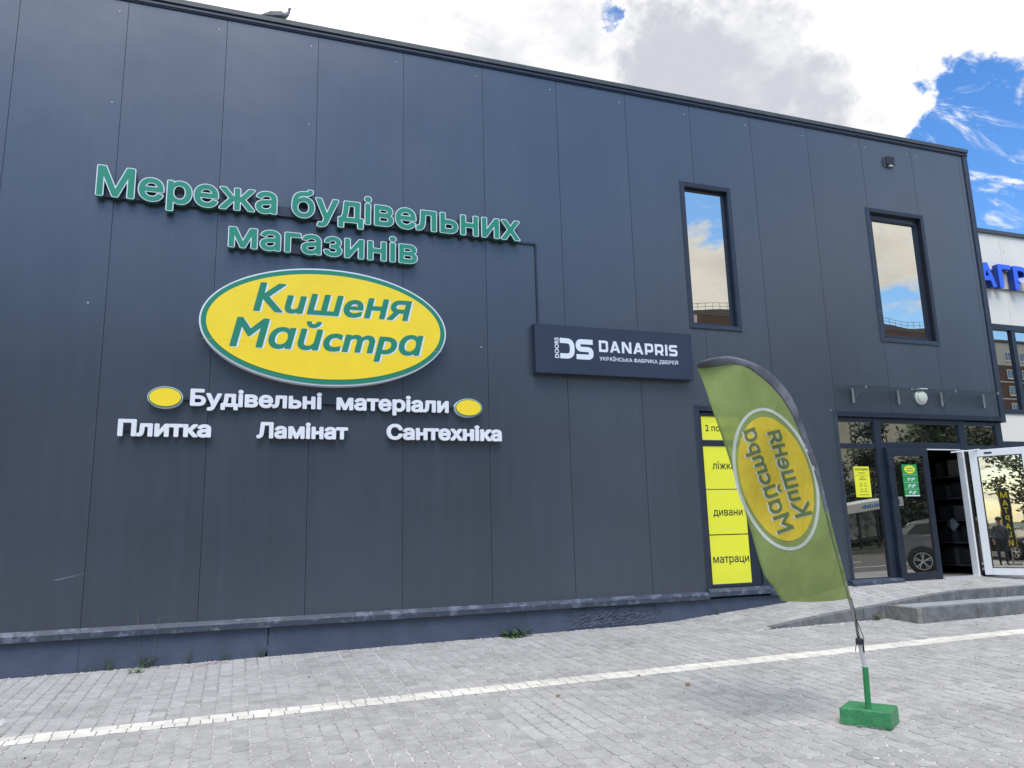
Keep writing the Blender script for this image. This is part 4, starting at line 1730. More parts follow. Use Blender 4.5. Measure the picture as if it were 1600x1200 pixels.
scr.build('scratch', mat('scratch_metal', (0.16, 0.19, 0.24), 0.5), shop)

# ------------------------------------------------------------------ neighbouring building
NEI_Y = 3.0
CREAM = mat('cream_cladding', (0.80, 0.76, 0.66), 0.5, 0, 0.04, 0.8, streak=True)
nb = thing('neighbour_building', (20, 5, 0), 'pale cream panel building with blue letters beyond the dark building', 'building')
JX = 19.795
for k in range(-4, 16):
    a, b_ = JX + k * MOD + 0.004, JX + (k + 1) * MOD - 0.004
    MB().box(a, b_, NEI_Y, NEI_Y + 0.12, 6.185, 8.455).build('wall_panel', CREAM, nb)
    MB().box(a, b_, NEI_Y, NEI_Y + 0.12, 3.420, 4.058).build('wall_panel', CREAM, nb)
MB().box(15.3, 38, NEI_Y + 0.03, NEI_Y + 0.2, 3.425, 4.05).box(15.3, 38, NEI_Y + 0.03, NEI_Y + 0.2, 6.19, 8.45).build('joint_backing', DARKGAP, nb)
MB().box(15.2, 38.1, NEI_Y - 0.05, NEI_Y + 0.4, 8.457, 8.55).build('coping', mat('neighbour_coping', (0.05, 0.062, 0.075), 0.4), nb)
MB().box(15.2, 38, NEI_Y + 0.25, 15, 0, 8.4).build('body', INW, nb)
fr = MB()
fr.box(15.2, 38, NEI_Y - 0.03, NEI_Y + 0.08, 4.060, 4.165)
fr.box(15.2, 38, NEI_Y - 0.03, NEI_Y + 0.08, 6.050, 6.183)
for k in range(-3, 14):
    xx = 19.70 + k * 1.42
    fr.box(xx, xx + 0.125, NEI_Y - 0.022, NEI_Y + 0.078, 4.1655, 6.0495)
wn = fr.build('window', FRAME, nb)
for k in range(-3, 13):
    xx = 19.70 + k * 1.42
    MB().box(xx + 0.121, xx + 1.424, NEI_Y + 0.03, NEI_Y + 0.042, 4.16, 6.055).build('pane', GLASSN, wn)
fr = MB()
fr.box(15.2, 38, NEI_Y - 0.03, NEI_Y + 0.08, 3.28, 3.418)
fr.box(15.2, 38, NEI_Y - 0.03, NEI_Y + 0.08, 0.3, 0.75)
for k in range(-3, 14):
    xx = 19.70 + k * 1.42
    fr.box(xx, xx + 0.125, NEI_Y - 0.022, NEI_Y + 0.078, 0.7505, 3.2795)
wn2 = fr.build('window', FRAME, nb)
for k in range(-3, 13):
    xx = 19.70 + k * 1.42
    MB().box(xx + 0.121, xx + 1.424, NEI_Y + 0.03, NEI_Y + 0.042, 0.745, 3.285).build('pane', GLASSN, wn2)
nsc = MB()
for xx in (JX - 0.14, JX + 0.10, JX + MOD - 0.14, JX + MOD + 0.1):
    nsc.lathe([(0.013, 0.0005), (0.013, 0.004), (0.006, 0.007)], (xx, NEI_Y, 8.03), (0, -1, 0), 8)
nsc.build('panel_screws', STEELD, nb)
# blue letters
BLUE = mat('letter_blue', (0.028, 0.135, 0.86), 0.35, 0, 0.04, 3)
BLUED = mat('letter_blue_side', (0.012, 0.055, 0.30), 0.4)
ag = thing('letter_sign', (19.6, NEI_Y, 7.1), 'big bright blue block letters on the cream neighbouring wall', 'sign')
yb = NEI_Y - 0.05
for ch, x0, x1 in (('А', 18.73, 19.255), ('Г', 19.36, 19.79), ('Р', 19.86, 20.36)):
    lv = 0.035
    gv = glyph(ch, lv)[0]
    gx0, gx1 = min(p[0] for p in gv), max(p[0] for p in gv)
    gy0, gy1 = min(p[1] for p in gv), max(p[1] for p in gv)
    fn = (lambda a, b, w: (x0 + (a - gx0) * (x1 - x0) / (gx1 - gx0), yb - w, 7.03 + (b - gy0) * 0.590 / (gy1 - gy0)))
    b = MB()
    put_solid(b, glyph(ch, lv), fn, 0.0, 0.13)
    L = b.build('letter', BLUED, ag)
    b = MB()
    put_solid(b, glyph(ch, lv - 0.001), fn, 0.1305, 0.136)
    b.build('face', BLUE, L)
MB().box(18.9, 22.5, NEI_Y - 0.04, NEI_Y - 0.002, 7.05, 7.075).box(18.9, 22.5, NEI_Y - 0.04, NEI_Y - 0.002, 7.50, 7.525).build('mounting_rail', STEELD, ag)
em = MB()
oval_plate(em, 20.24, 7.255, 0.27, 0.085, NEI_Y - 0.215, NEI_Y - 0.19)
em.build('pale_oval', mat('pale_lilac', (0.60, 0.61, 0.78), 0.4, 0, 0.12, 12), ag)

# ------------------------------------------------------------------ feather flag
FB = Vector((7.14, -4.76, 0))
fe = Vector((0.942, -0.335, 0)).normalized()
fn_ = Vector((fe.y, -fe.x, 0))
fd_ = Vector((-0.69, -0.724, 0))          # the way the wind belly bulges


def wave(h, z):
    """billow of the cloth, nil along the pole"""
    d = max(0.0, -h - 0.10 - 0.10 * (z - 1.1))
    w = 0.030 * math.sin(5.2 * z + 2.4 * d) + 0.022 * math.sin(10.5 * d - 3.1 * z) + 0.012 * math.sin(19 * (d * 0.8 + z * 0.45))
    low = max(0.0, 1.75 - z) / 0.65
    w += low * low * 0.055 * math.sin(9.0 * d + 1.3 * z + 0.8)
    w += 0.085 * math.sin(math.pi * (z - 1.08) / 1.95) - 0.02
    cr_ = max(0.0, 1 - abs(z - 1.55) / 0.55) * max(0.0, 1 - d / 0.30)
    w += 0.007 * cr_ * math.sin(46 * (0.80 * d + 0.55 * (z - 1.2)))
    w += 0.004 * math.sin(24 * d - 5 * z) * min(1, d * 4)
    return w * min(1.0, d * 3.2)


def FP(h, z, off=0.0):
    p = FB + fe * h + fd_ * wave(h, z) + fn_ * off
    return (p.x, p.y, z)


POLE = [(-0.100, 1.119), (-0.131, 1.345), (-0.176, 1.609), (-0.212, 1.877), (-0.239, 2.099), (-0.281, 2.275), (-0.324, 2.453), (-0.381, 2.643),
        (-0.464, 2.79), (-0.576, 2.907), (-0.713, 2.984), (-0.863, 3.025), (-1.018, 3.013), (-1.139, 2.974)]
INNER = [(-0.128, 1.130), (-0.158, 1.346), (-0.203, 1.61), (-0.241, 1.878), (-0.280, 2.09), (-0.331, 2.276), (-0.375, 2.444), (-0.432, 2.593),
         (-0.515, 2.729), (-0.622, 2.846), (-0.742, 2.938), (-0.868, 2.967), (-1.012, 2.955), (-1.132, 2.945)]
LEFT = [(-0.618, 1.133), (-0.666, 1.241), (-0.726, 1.328), (-0.77, 1.495), (-0.813, 1.688), (-0.847, 1.859), (-0.883, 2.032), (-0.923, 2.211),
        (-0.961, 2.368), (-0.996, 2.496), (-1.041, 2.64), (-1.082, 2.775), (-1.111, 2.869), (-1.136, 2.940)]


def resample(pts, n):
    P = [Vector((p[0], p[1])) for p in pts]
    # smooth with Catmull-Rom first
    Q = []
    for i in range(len(P) - 1):
        p0, p1, p2, p3 = P[max(i - 1, 0)], P[i], P[i + 1], P[min(i + 2, len(P) - 1)]
        for k in range(8):
            t = k / 8
            Q.append(0.5 * ((2 * p1) + (p2 - p0) * t + (2 * p0 - 5 * p1 + 4 * p2 - p3) * t * t + (3 * p1 - p0 - 3 * p2 + p3) * t ** 3))
    Q.append(P[-1])
    S = [0]
    for a, b in zip(Q, Q[1:]):
        S.append(S[-1] + (b - a).length)
    out = []
    j = 0
    for i in range(n + 1):
        s = S[-1] * i / n
        while j < len(S) - 2 and S[j + 1] < s:
            j += 1
        t = (s - S[j]) / max(S[j + 1] - S[j], 1e-9)
        out.append(Q[j].lerp(Q[j + 1], t))
    return out


NR, NCOL = 96, 30
pi_ = resample(INNER, NR)
pl_ = resample(LEFT, NR)
pp_ = resample(POLE, NR)
flag = thing('feather_flag', (7.15, -4.75, zg(7.15, -4.75)), 'tall green feather flag with a yellow oval on a green weighted base', 'flag')
vs, fs = [], []
for i in range(NR + 1):
    for j in range(NCOL + 1):
        t = j / NCOL
        q = pi_[i].lerp(pl_[i], t)
        # the bottom hem sags a little
        sag = -0.022 * math.sin(math.pi * t) * max(0, 1 - i / 10)
        vs.append(FP(q.x, q.y + sag))
for i in range(NR):
    for j in range(NCOL):
        a = i * (NCOL + 1) + j
        fs.append((a, a + 1, a + NCOL + 2, a + NCOL + 1))
cloth = MB().add(vs, fs).build('flag_cloth', FLAGG, flag, smooth=True)
# stitched hem along the free edge and the bottom
he = MB()
vs, fs = [], []
for i in range(NR + 1):
    for t, o_ in ((0.972, 0.002), (1.0, 0.003)):
        q = pi_[i].lerp(pl_[i], t)
        vs.append(FP(q.x, q.y, o_))
for i in range(NR):
    fs.append((2 * i, 2 * i + 1, 2 * i + 3, 2 * i + 2))
he.add(vs, fs).build('hem', cloth_mat('flag_hem_green', (0.24, 0.305, 0.105), 0.03), cloth, smooth=True)
# sleeve: a flattened tube round the pole, grey above, green at the foot
for nm, m_, i0, i1 in (('sleeve', SLEEVE, 26, NR), ('sleeve', FLAGG, 0, 26)):
    vs, fs = [], []
    for i in range(i0, i1 + 1):
        a, b = pp_[i], pi_[i]
        if m_ is FLAGG:
            b = a.lerp(b, 0.75 + 0.25 * (1 - i / 26))
        th_ = 0.010 + 0.004 * math.sin(i * 0.9) + 0.003 * math.sin(i * 2.3)
        rip = 0.004 * math.sin(i * 1.7) if i > 30 else 0
        for (t, w) in ((0.0, 0.0), (0.18, th_), (0.5, th_ * 1.2 + rip), (0.85, th_ * 0.7), (1.0, 0.004), (0.85, -0.006), (0.5, -th_), (0.18, -th_ * 0.9)):
            q = a.lerp(b, t)
            p = FB + fe * q.x + fn_ * w + fd_ * (wave(q.x, q.y) * t)
            vs.append((p.x, p.y, q.y))
    for i in range(i1 - i0):
        for k in range(8):
            k2 = (k + 1) % 8
            fs.append((i * 8 + k, i * 8 + k2, (i + 1) * 8 + k2, (i + 1) * 8 + k))
    MB().add(vs, fs).build(nm, m_, flag, smooth=True)

# print: text and oval follow the cloth
OC = Vector((-0.578, 2.044))
OA = Vector((0.112, -0.535))
OB = Vector((0.297, 0.085))


def oval_ring(r0, r1, off, name, m_, n=90, rings=10):
    vs, fs = [], []
    for j in range(rings + 1):
        r = r0 + (r1 - r0) * j / rings
        for k in range(n):
            t = 2 * math.pi * k / n
            q = OC + OA * r * math.cos(t) + OB * r * math.sin(t)
            vs.append(FP(q.x, q.y, off))
    for j in range(rings):
        for k in range(n):
            k2 = (k + 1) % n
            fs.append((j * n + k, j * n + k2, (j + 1) * n + k2, (j + 1) * n + k))
    return MB().add(vs, fs).build(name, m_, cloth, smooth=True)


oval_ring(0.002, 0.875, 0.0035, 'yellow_oval', FLAGY)
# white line of even width
vs, fs = [], []
n = 120
for k in range(n):
    t = 2 * math.pi * k / n
    d = -OA * math.sin(t) + OB * math.cos(t)
    nr = Vector((d.y, -d.x)).normalized()
    if nr.dot(OA * math.cos(t) + OB * math.sin(t)) < 0:
        nr = -nr
    q = OC + OA * math.cos(t) + OB * math.sin(t)
    for o_ in (0.004, -0.008, -0.020):
        vs.append(FP(q.x + nr.x * o_, q.y + nr.y * o_, 0.0038))
for k in range(n):
    k2 = (k + 1) % n
    for s in range(2):
        fs.append((k * 3 + s, k2 * 3 + s, k2 * 3 + s + 1, k * 3 + s + 1))
MB().add(vs, fs).build('white_oval_line', FLAGW, cloth, smooth=True)


def subdivide(sh, maxlen):
    v, t, loops = sh
    bm = bmesh.new()
    bv = [bm.verts.new((p[0], p[1], 0)) for p in v]
    bm.verts.ensure_lookup_table()
    for f in t:
        try:
            bm.faces.new([bv[i] for i in f])
        except ValueError:
            pass
    for _ in range(3):
        ed = [e for e in bm.edges if e.calc_length() > maxlen]
        if not ed:
            break
        bmesh.ops.subdivide_edges(bm, edges=ed, cuts=1)
    bm.verts.index_update()
    bmesh.ops.triangulate(bm, faces=bm.faces)
    vv = [(w.co.x, w.co.y) for w in bm.verts]
    ff = [tuple(w.index for w in f.verts) for f in bm.faces]
    bm.free()
    return vv, ff, loops


AH = -OA.normalized()                      # reading direction: up along the oval
for words, S0, E0, U0 in (('Kuшeня', (-0.458, 1.737), (-0.613, 2.396), (0.136, 0.030)), ('Maŭcmpa', (-0.602, 1.620), (-0.801, 2.414), (0.127, 0.042))):
    words = words.replace('a', 'ɑ')
    S0, E0, U0 = Vector(S0), Vector(E0), Vector(U0)
    LV = 0.022
    pos = layout(words, 0.0)
    lo_, hi_ = bounds(words, pos, LV, 0.0)
    gv = glyph(words[0], LV, 0.0)[0]
    c0, c1 = min(p[1] for p in gv), max(p[1] for p in gv)

    def fnm(p, dx=0.0, dy=0.0, off=0.0, small=1.0):
        def f(a, b, w):
            q = S0 + (E0 - S0) * ((a + p - lo_[0]) / (hi_[0] - lo_[0])) + U0 * ((b - c0) * small / (c1 - c0)) + Vector((dx, dy))
            return FP(q.x, q.y, off)
        return f
    wmb, gmb = MB(), MB()
    for ch, p in zip(words, pos):
        if p is None:
            continue
        sm_ = 1.0 if ch in 'KM' else 0.93
        for mb_, lv, dx, dy, off in ((wmb, LV + .010, -.010, -.006, .0050), (gmb, LV, 0, 0, .0065)):
            v, t, L = subdivide(glyph(ch, lv, 0.0), 0.16)
            f1 = fnm(p, dx, dy, off, sm_)
            mb_.add([f1(a, b, 0) for a, b in v], [q[::-1] for q in t])
    wmb.build('lettering_shadow', FLAGW, cloth)
    gmb.build('lettering', FLAGT, cloth)

# pole, socket, base
def P2(h, z, off=0.0):
    p = FB + fe * h + fn_ * off
    return (p.x, p.y, z)


mid = [a.lerp(b, 0.32) for a, b in zip(pp_, pi_)]
MB().tube([P2(-0.069, 0.80), P2(-0.078, 0.95)] + [P2(q.x, q.y) for q in mid[:40:3]], [0.0115] * 4 + [0.009] * (len(mid[:40:3]) - 2), 8).build('pole', STEELD, flag, smooth=True)
MB().tube([P2(-0.046, 0.635), P2(-0.068, 0.805)], 0.0155, 12).lathe([(0.0185, 0), (0.0185, 0.02)], P2(-0.0455, 0.633), Vector(P2(-0.068, 0.805)) - Vector(P2(-0.046, 0.635)), 12).build('spigot', mat('pale_aluminium', (0.55, 0.54, 0.53), 0.45, 0.4), flag, smooth=False)
b = MB()
b.lathe([(0.017, -0.022), (0.027, -0.018), (0.027, 0.018), (0.017, 0.024)], P2(-0.069, 0.822), (0, 0, 1), 12)
b.tube([P2(-0.045, 0.835, 0.012), P2(-0.050, 0.78, 0.016), P2(-0.048, 0.745, 0.014)], 0.006, 6)
b.tube([P2(-0.088, 0.83, 0.015), P2(-0.107, 0.79, 0.02), P2(-0.113, 0.755, 0.018)], 0.0032, 6)
b.build('clamp', BLACKP, flag)
MB().tube([P2(-0.097, 1.14, 0.006), P2(-0.082, 1.02, 0.014), P2(-0.088, 0.92, 0.016), P2(-0.079, 0.835, 0.018)], 0.0028, 5).tube(
    [P2(-0.085, 1.00, 0.012), P2(-0.062, 0.92, 0.018), P2(-0.040, 0.845, 0.016), P2(-0.048, 0.825, 0.02)], 0.0028, 5).build('cord', BLACKP, flag)
base_c = [Vector((6.927, -4.618)), Vector((7.122, -4.909)), Vector((7.366, -4.750))]
u_ = (base_c[1] - base_c[0]).normalized()
w__ = Vector((-u_.y, u_.x))
Lu, Lw = 0.350, 0.290
bz = zg(7.15, -4.77)
cc = base_c[1] - u_ * Lu / 2 + w__ * Lw / 2
bs = MB()
vs = []
for z, ins in ((bz - 0.01, 0.010), (bz + 0.012, 0.0), (bz + 0.120, 0.002)):
    for sx, sy in ((-1, -1), (1, -1), (1, 1), (-1, 1)):
        q = cc + u_ * sx * (Lu / 2 - ins) + w__ * sy * (Lw / 2 - ins)
        vs.append((q.x, q.y, z))
fs = [(3, 2, 1, 0), (8, 9, 10, 11)]
for r in range(2):
    for k in range(4):
        k2 = (k + 1) % 4
        fs.append((r * 4 + k, r * 4 + k2, r * 4 + 4 + k2, r * 4 + 4 + k))
bo = bs.add(vs, fs).build('base_block', GPAINT, flag, bevel=0.010, seg=3)
ch_ = MB()
cr2 = random.Random(31)
for (ca_, cb_, na) in ((-1, 0, 0), (0, 1, 1)):
    pass
for k in range(34):
    side = cr2.random()
    if side < .6:
        q = cc + u_ * cr2.uniform(-Lu / 2, Lu / 2) - w__ * (Lw / 2 + 0.0006)
        ax, out = u_, -w__
    else:
        q = cc - u_ * (Lu / 2 + 0.0006) + w__ * cr2.uniform(-Lw / 2, Lw / 2)
        ax, out = w__, -u_
    if side > .85:
        q = cc + u_ * (Lu / 2 + 0.0006) + w__ * cr2.uniform(-Lw / 2, Lw / 2)
        ax, out = w__, u_
    ww, hh = cr2.uniform(.006, .03), cr2.uniform(.004, .011)
    z0 = bz + .003
    pts = [(-ww, 0), (-ww * .3, 0), (ww * .5, 0), (ww, 0), (ww * .6, hh * .7), (0, hh), (-ww * .6, hh * .5)]
    ch_.add([(q.x + ax.x * a + out.x * .0008, q.y + ax.y * a + out.y * .0008, z0 + b) for a, b in pts], [tuple(range(7))])
ch_.build('paint_chips', mat('bare_concrete', (.36, .35, .32), .95), flag)
p0 = Vector(P2(-0.055, bz + 0.118))
MB().tube([P2(-0.0555, bz + 0.10), P2(-0.046, 0.640)], 0.0215, 14).build('socket_pipe', mat('green_pipe_paint', (0.022, 0.20, 0.062), 0.4, 0, 0.1, 12), flag, smooth=False)

# ------------------------------------------------------------------ small plants
def leaf_mat(name, c, var=0.35, trans=0.3):
    m = bpy.data.materials.new(name)
    m.use_nodes = True
    t = NT(m.node_tree)
    b = m.node_tree.nodes['Principled BSDF']
    at = t.node('ShaderNodeAttribute')
    at.attribute_name = 'tone'
    sc = t.vmath('SCALE', c, None, at.outputs['Fac'])
    t.l.new(sc, b.inputs['Base Color'])
    b.inputs['Roughness'].default_value = 0.55
    return m


WEED = leaf_mat('weed_leaf', (0.080, 0.165, 0.040))
WEED2 = leaf_mat('dry_weed_leaf', (0.115, 0.135, 0.045))
LEAFM = leaf_mat('tree_leaf', (0.040, 0.066, 0.022))
LEAFY = leaf_mat('yellowish_tree_leaf', (0.085, 0.095, 0.030))  # yellower leaf colour of the maples
BARK = mat('bark', (0.09, 0.075, 0.06), 0.9, 0, 0.3, 8, 0.6, 30)


def with_tone(o, tones):
    a = o.data.attributes.new('tone', 'FLOAT', 'POINT')
    a.data.foreach_set('value', tones)
    return o


def blade(vs, fs, tn, p, d, up, L, w, r_, bend=0.5, seg=4, tone=1.0, serr=False):
    d = d.normalized()
    side = d.cross(Vector((0, 0, 1))).normalized()
    k = len(vs)
    for i in range(seg + 1):
        t = i / seg
        c = p + d * L * t * (1 - 0.15 * t) + Vector((0, 0, 1)) * (up * L * t - bend * L * t * t)
        ww = w * (math.sin(math.pi * min(0.97, t * 0.85 + 0.12)) ** 0.8) * (1 if not serr or i % 2 else 0.5)
        vs.append(tuple(c - side * ww / 2))
        vs.append(tuple(c + side * ww / 2))
        tn += [tone] * 2
    for i in range(seg):
        a = k + 2 * i
        fs.append((a, a + 1, a + 3, a + 2))


def weed(loc, kind, h, label, seed, m_=None):
    r_ = random.Random(seed)
    vs, fs, tn = [], [], []
    p0 = Vector(loc)
    if kind == 'rosette':
        for i in range(46):
            a = r_.uniform(0, 2 * math.pi)
            d = Vector((math.cos(a), math.sin(a) * 0.55 - 0.25, 0))
            blade(vs, fs, tn, p0 + Vector((r_.uniform(-.12, .12), r_.uniform(-.05, .0), 0)), d, r_.uniform(0.25, 1.3), h * r_.uniform(0.55, 1.15), h * r_.uniform(0.14, 0.22), r_, r_.uniform(.35, .8), 7, r_.uniform(.55, 1.25), True)
    elif kind == 'tuft':
        for i in range(40):
            a = r_.uniform(0, 2 * math.pi)
            d = Vector((math.cos(a), math.sin(a) * .6 - .2, 0))
            blade(vs, fs, tn, p0 + Vector((r_.uniform(-.05, .05), r_.uniform(-.02, .0), 0)), d * 0.6, r_.uniform(.6, 1.6), h * r_.uniform(.4, 1), 0.007, r_, .45, 4, r_.uniform(.6, 1.3))
    else:      # upright stems with small leaves
        for s in range(r_.randint(2, 4)):
            q = p0 + Vector((r_.uniform(-.05, .05), r_.uniform(-.02, 0), 0))
            lean = Vector((r_.uniform(-.18, .18), r_.uniform(-.15, .0), 1))
            hh = h * r_.uniform(.5, 1)
            for i in range(9):
                t = (i + 1) / 10
                a = i * 2.4
                d = Vector((math.cos(a), math.sin(a), 0))
                blade(vs, fs, tn, q + lean * hh * t, d, .6, hh * .22 * (1.2 - .6 * t), hh * .06 + .004, r_, .4, 3, r_.uniform(.6, 1.3))
            k = len(vs)
            n_ = lean.cross(Vector((0, 1, 0))).normalized() * 0.003
            for pnt in (q - n_, q + n_, q + lean * hh + n_ * .5, q + lean * hh - n_ * .5):
                vs.append(tuple(pnt))
                tn.append(.9)
            fs.append((k, k + 1, k + 2, k + 3))
    o = MB().add(vs, fs).build('weed', m_ or WEED)
    with_tone(o, tn)
    tag(o, label, 'weed', 'weeds at the wall foot')
    place(o, loc)
    return o


weed((6.01, -0.07, zg(6, 0)), 'rosette', 0.20, 'large bushy green weed at the foot of the dark plinth, biggest of all', 3)
weed((1.80, -0.05, zg(1.8, 0)), 'tuft', 0.20, 'grassy tuft with two tall dry stalks at the foot of the plinth', 4, WEED2)
weed((1.73, -0.30, zg(1.73, -.3)), 'tuft', 0.085, 'small green tuft in a paving joint just in front of the tall dry stalks', 5)
weed((1.44, -0.05, zg(1.44, 0)), 'stem', 0.19, 'small leafy weed at the plinth just left of the tall dry stalks', 6)
weed((1.28, -0.05, zg(1.28, 0)), 'stem', 0.10, 'tiny weed at the plinth foot, leftmost of all', 7, WEED2)
weed((2.24, -0.05, zg(2.24, 0)), 'stem', 0.26, 'thin pale seedling with one stem beside the pink scraps at the plinth', 8, WEED2)
weed((2.60, -0.05, zg(2.6, 0)), 'stem', 0.18, 'leafy seedling at the plinth right of the pink scraps', 9)
weed((3.02, -0.04, zg(3.0, 0)), 'stem', 0.15, 'small seedling left of the ragged plinth crack', 10, WEED2)
weed((5.42, -0.04, zg(5.4, 0)), 'stem', 0.08, 'tiny weed just left of the large bushy weed', 11)
weed((9.02, -0.05, zg(9.0, 0) + 0.05), 'stem', 0.13, 'lone upright weed at the plinth under the yellow films', 12)
weed((10.78, RY - 0.05, zg(10.78, -1.1)), 'tuft', 0.13, 'grass tuft in the corner of the ramp kerb and the low step', 13, WEED2)
r_ = random.Random(2)
ss = MB()
for (a, b, h) in ((-0.05, -0.03, .58), (0.06, -0.03, .54)):
    p = Vector((1.80 + a, -0.06, zg(1.8, 0)))
    ss.tube([p, p + Vector((a * .5, -.02, h * .5)), p + Vector((a * 1.0, -.015, h))], [0.0020, 0.0016, 0.0012], 5)
    for i in range(12):
        q = p + Vector((a * (.7 + .025 * i), -.018, h * (.72 + .02 * i)))
        ss.lathe([(0.0, -.008), (.0032, 0), (0, .010)], q + Vector((r_.uniform(-.008, .008), r_.uniform(-.005, .005), 0)), (r_.uniform(-.4, .4), 0, 1), 5)
o = ss.build('dry_grass_stalk', mat('dry_stalk', (0.14, 0.15, 0.10), 0.8))
tag(o, 'tall thin dry grass stalks rising in front of the plinth', 'grass stalks')
place(o, (1.80, -0.06, zg(1.8, 0)))

# grit, crumbs and leaf scraps lying about on the paving
gb = MB()
GA, GB_, GC = mat('pale_grit', (0.62, 0.60, 0.56), 0.9), mat('dark_grit', (0.06, 0.055, 0.05), 0.9), mat('brown_scrap', (0.24, 0.17, 0.09), 0.9)
gr = random.Random(8)


def crumb(x, y, s, m_):
    gb.use(m_)
    z = zg(x, y)
    n_ = gr.randint(5, 7)
    pts = []
    for k in range(n_):
        a = 2 * math.pi * k / n_
        rr_ = s * gr.uniform(.6, 1.2)
        pts.append((x + rr_ * math.cos(a), y + rr_ * math.sin(a) * .8, z - 0.002))
    top = [(x + (p[0] - x) * .6, y + (p[1] - y) * .6, z + s * .7) for p in pts]
    gb.add(pts + top, [tuple(range(n_, 2 * n_))] + [(k, (k + 1) % n_, n_ + (k + 1) % n_, n_ + k) for k in range(n_)])


for i in range(520):
    x, y = gr.uniform(0.3, 13), gr.uniform(-6.3, -0.05)
    if y > RY and x > 8.6:
        continue
    crumb(x, y, gr.uniform(.003, .0085) * (1.6 if gr.random() < .08 else 1), GA if gr.random() < .66 else GB_)
for i in range(150):
    x = gr.uniform(0.3, 9.0)
    crumb(x, gr.uniform(-.10, -.025), gr.uniform(.004, .012), GA)
for i in range(90):
    x = gr.uniform(9.1, 11.2)
    crumb(x, RY - abs(gr.gauss(0, .05)) - .02, gr.uniform(.004, .012), GA)
for (x, y, s) in ((6.55, -3.15, .035), (5.35, -3.0, .02), (3.4, -1.3, .012), (6.35, -2.62, .018)):
    crumb(x, y, s, GC if s != .012 else GB_)
tag(gb.build('paving_grit', None), kind='stuff')
pk = MB()
for i in range(16):
    x = 2.20 + gr.uniform(0, .42)
    y = -0.10 - gr.uniform(0, .10)
    z = zg(x, y) + 0.002
    s = gr.uniform(.01, .035)
    pk.add([(x - s, y - s * .3, z), (x + s, y - s * .4, z + .004), (x + s * .8, y + s * .4, z), (x - s * .6, y + s * .3, z + .006)], [(0, 1, 2, 3)])
tag(pk.build('paint_flakes', mat('pink_flake', (0.50, 0.33, 0.33), 0.8)), kind='stuff')
# gully cover at the left edge
dc = thing('gully_cover', (0.75, -1.92, zg(.75, -1.92)), 'white framed brown round cover set in the paving at the left edge', 'cover')
zc = zg(.75, -1.92)
MB().box(0.50, 0.965, -2.13, -1.72, zc - .05, zc + .004).build('frame', mat('white_concrete', (.55, .54, .52), .9, 0, .15, 12), dc, bevel=.004)
MB().lathe([(.165, .0), (.165, .010), (.13, .014), (.0, .014)], (0.735, -1.925, zc), (0, 0, 1), 24).build('lid', mat('rusty_lid', (.21, .14, .11), .85, 0, .25, 20), dc)

# ------------------------------------------------------------------ pigeon on the coping
pg = thing('pigeon', (2.90, 0.05, ZC + 0.01), 'grey pigeon stretching its neck on the roof edge', 'bird')


def skin(name, pts, edges, m_, parent=None, sub=2, root=0, colour=None):
    """one continuous body grown from a skeleton: pts = [(x,y,z,r)] or [(x,y,z,rx,ry)]"""
    me = bpy.data.meshes.new(name)
    off = wl(parent) if parent else Vector((0, 0, 0))
    me.from_pydata([(p[0] - off.x, p[1] - off.y, p[2] - off.z) for p in pts], edges, [])
    o = bpy.data.objects.new(name, me)
    COL.objects.link(o)
    sk = o.modifiers.new('s', 'SKIN')
    sk.use_smooth_shade = True
    for v, p in zip(me.skin_vertices[0].data, pts):
        v.radius = (p[3], p[4] if len(p) > 4 else p[3])
        v.use_root = False
    me.skin_vertices[0].data[root].use_root = True
    sb = o.modifiers.new('u', 'SUBSURF')
    sb.levels = sub
    sb.render_levels = sub
    dg = bpy.context.evaluated_depsgraph_get()
    dg.update()
    nm = bpy.data.meshes.new_from_object(o.evaluated_get(dg))
    o.modifiers.clear()
    o.data = nm
    bpy.data.meshes.remove(me)
    nm.name = name
    nm.materials.clear()
    for mm in (m_ if isinstance(m_, list) else [m_]):
        nm.materials.append(mm)
    if colour:
        for p in nm.polygons:
            c = p.center + off
            p.material_index = colour(c)
    for p in nm.polygons:
        p.use_smooth = True
    if parent:
        o.parent = parent
    return o


px, pz = 2.90, ZC + 0.01
PIG = [mat('pigeon_grey', (.21, .21, .215), .7, 0, .3, 30), mat('pigeon_neck', (.10, .10, .12), .5), mat('pigeon_pale', (.45, .45, .45), .7)]
skin('body', [(px - .02, .05, pz + .085, .052), (px + .05, .05, pz + .095, .062), (px + .105, .05, pz + .105, .050), (px + .150, .05, pz + .155, .022), (px + .158, .05, pz + .205, .017), (px + .160, .05, pz + .232, .021),
              (px + .190, .05, pz + .230, .006), (px - .10, .05, pz + .065, .032), (px - .20, .05, pz + .038, .022, .012), (px - .245, .05, pz + .028, .020, .008)],
     [(0, 1), (1, 2), (2, 3), (3, 4), (4, 5), (5, 6), (0, 7), (7, 8), (8, 9)], PIG, pg,
     colour=lambda c: 1 if c.z > pz + .16 else (2 if c.x < px - .19 and c.z < pz + .030 else 0))
wg = MB()
for s in (-1, 1):
    wg.prism([(px + .07, .05 + s * .058, pz + .13), (px + .08, .05 + s * .060, pz + .07), (px - .06, .05 + s * .052, pz + .045), (px - .20, .05 + s * .022, pz + .045), (px - .08, .05 + s * .050, pz + .105)], (0, s * .006, 0))
wg.build('wing', mat('pigeon_wing', (.17, .17, .18), .7, 0, .3, 40), pg, bevel=.004)
lg = MB()
for s in (-1, 1):
    lg.tube([(px + .02, .05 + s * .02, pz + .05), (px + .03, .05 + s * .02, pz)], .005, 6)
    for a in (-.5, 0, .5):
        lg.tube([(px + .03, .05 + s * .02, pz + .004), (px + .06, .05 + s * .02 + a * .03, pz + .003)], .0035, 5)
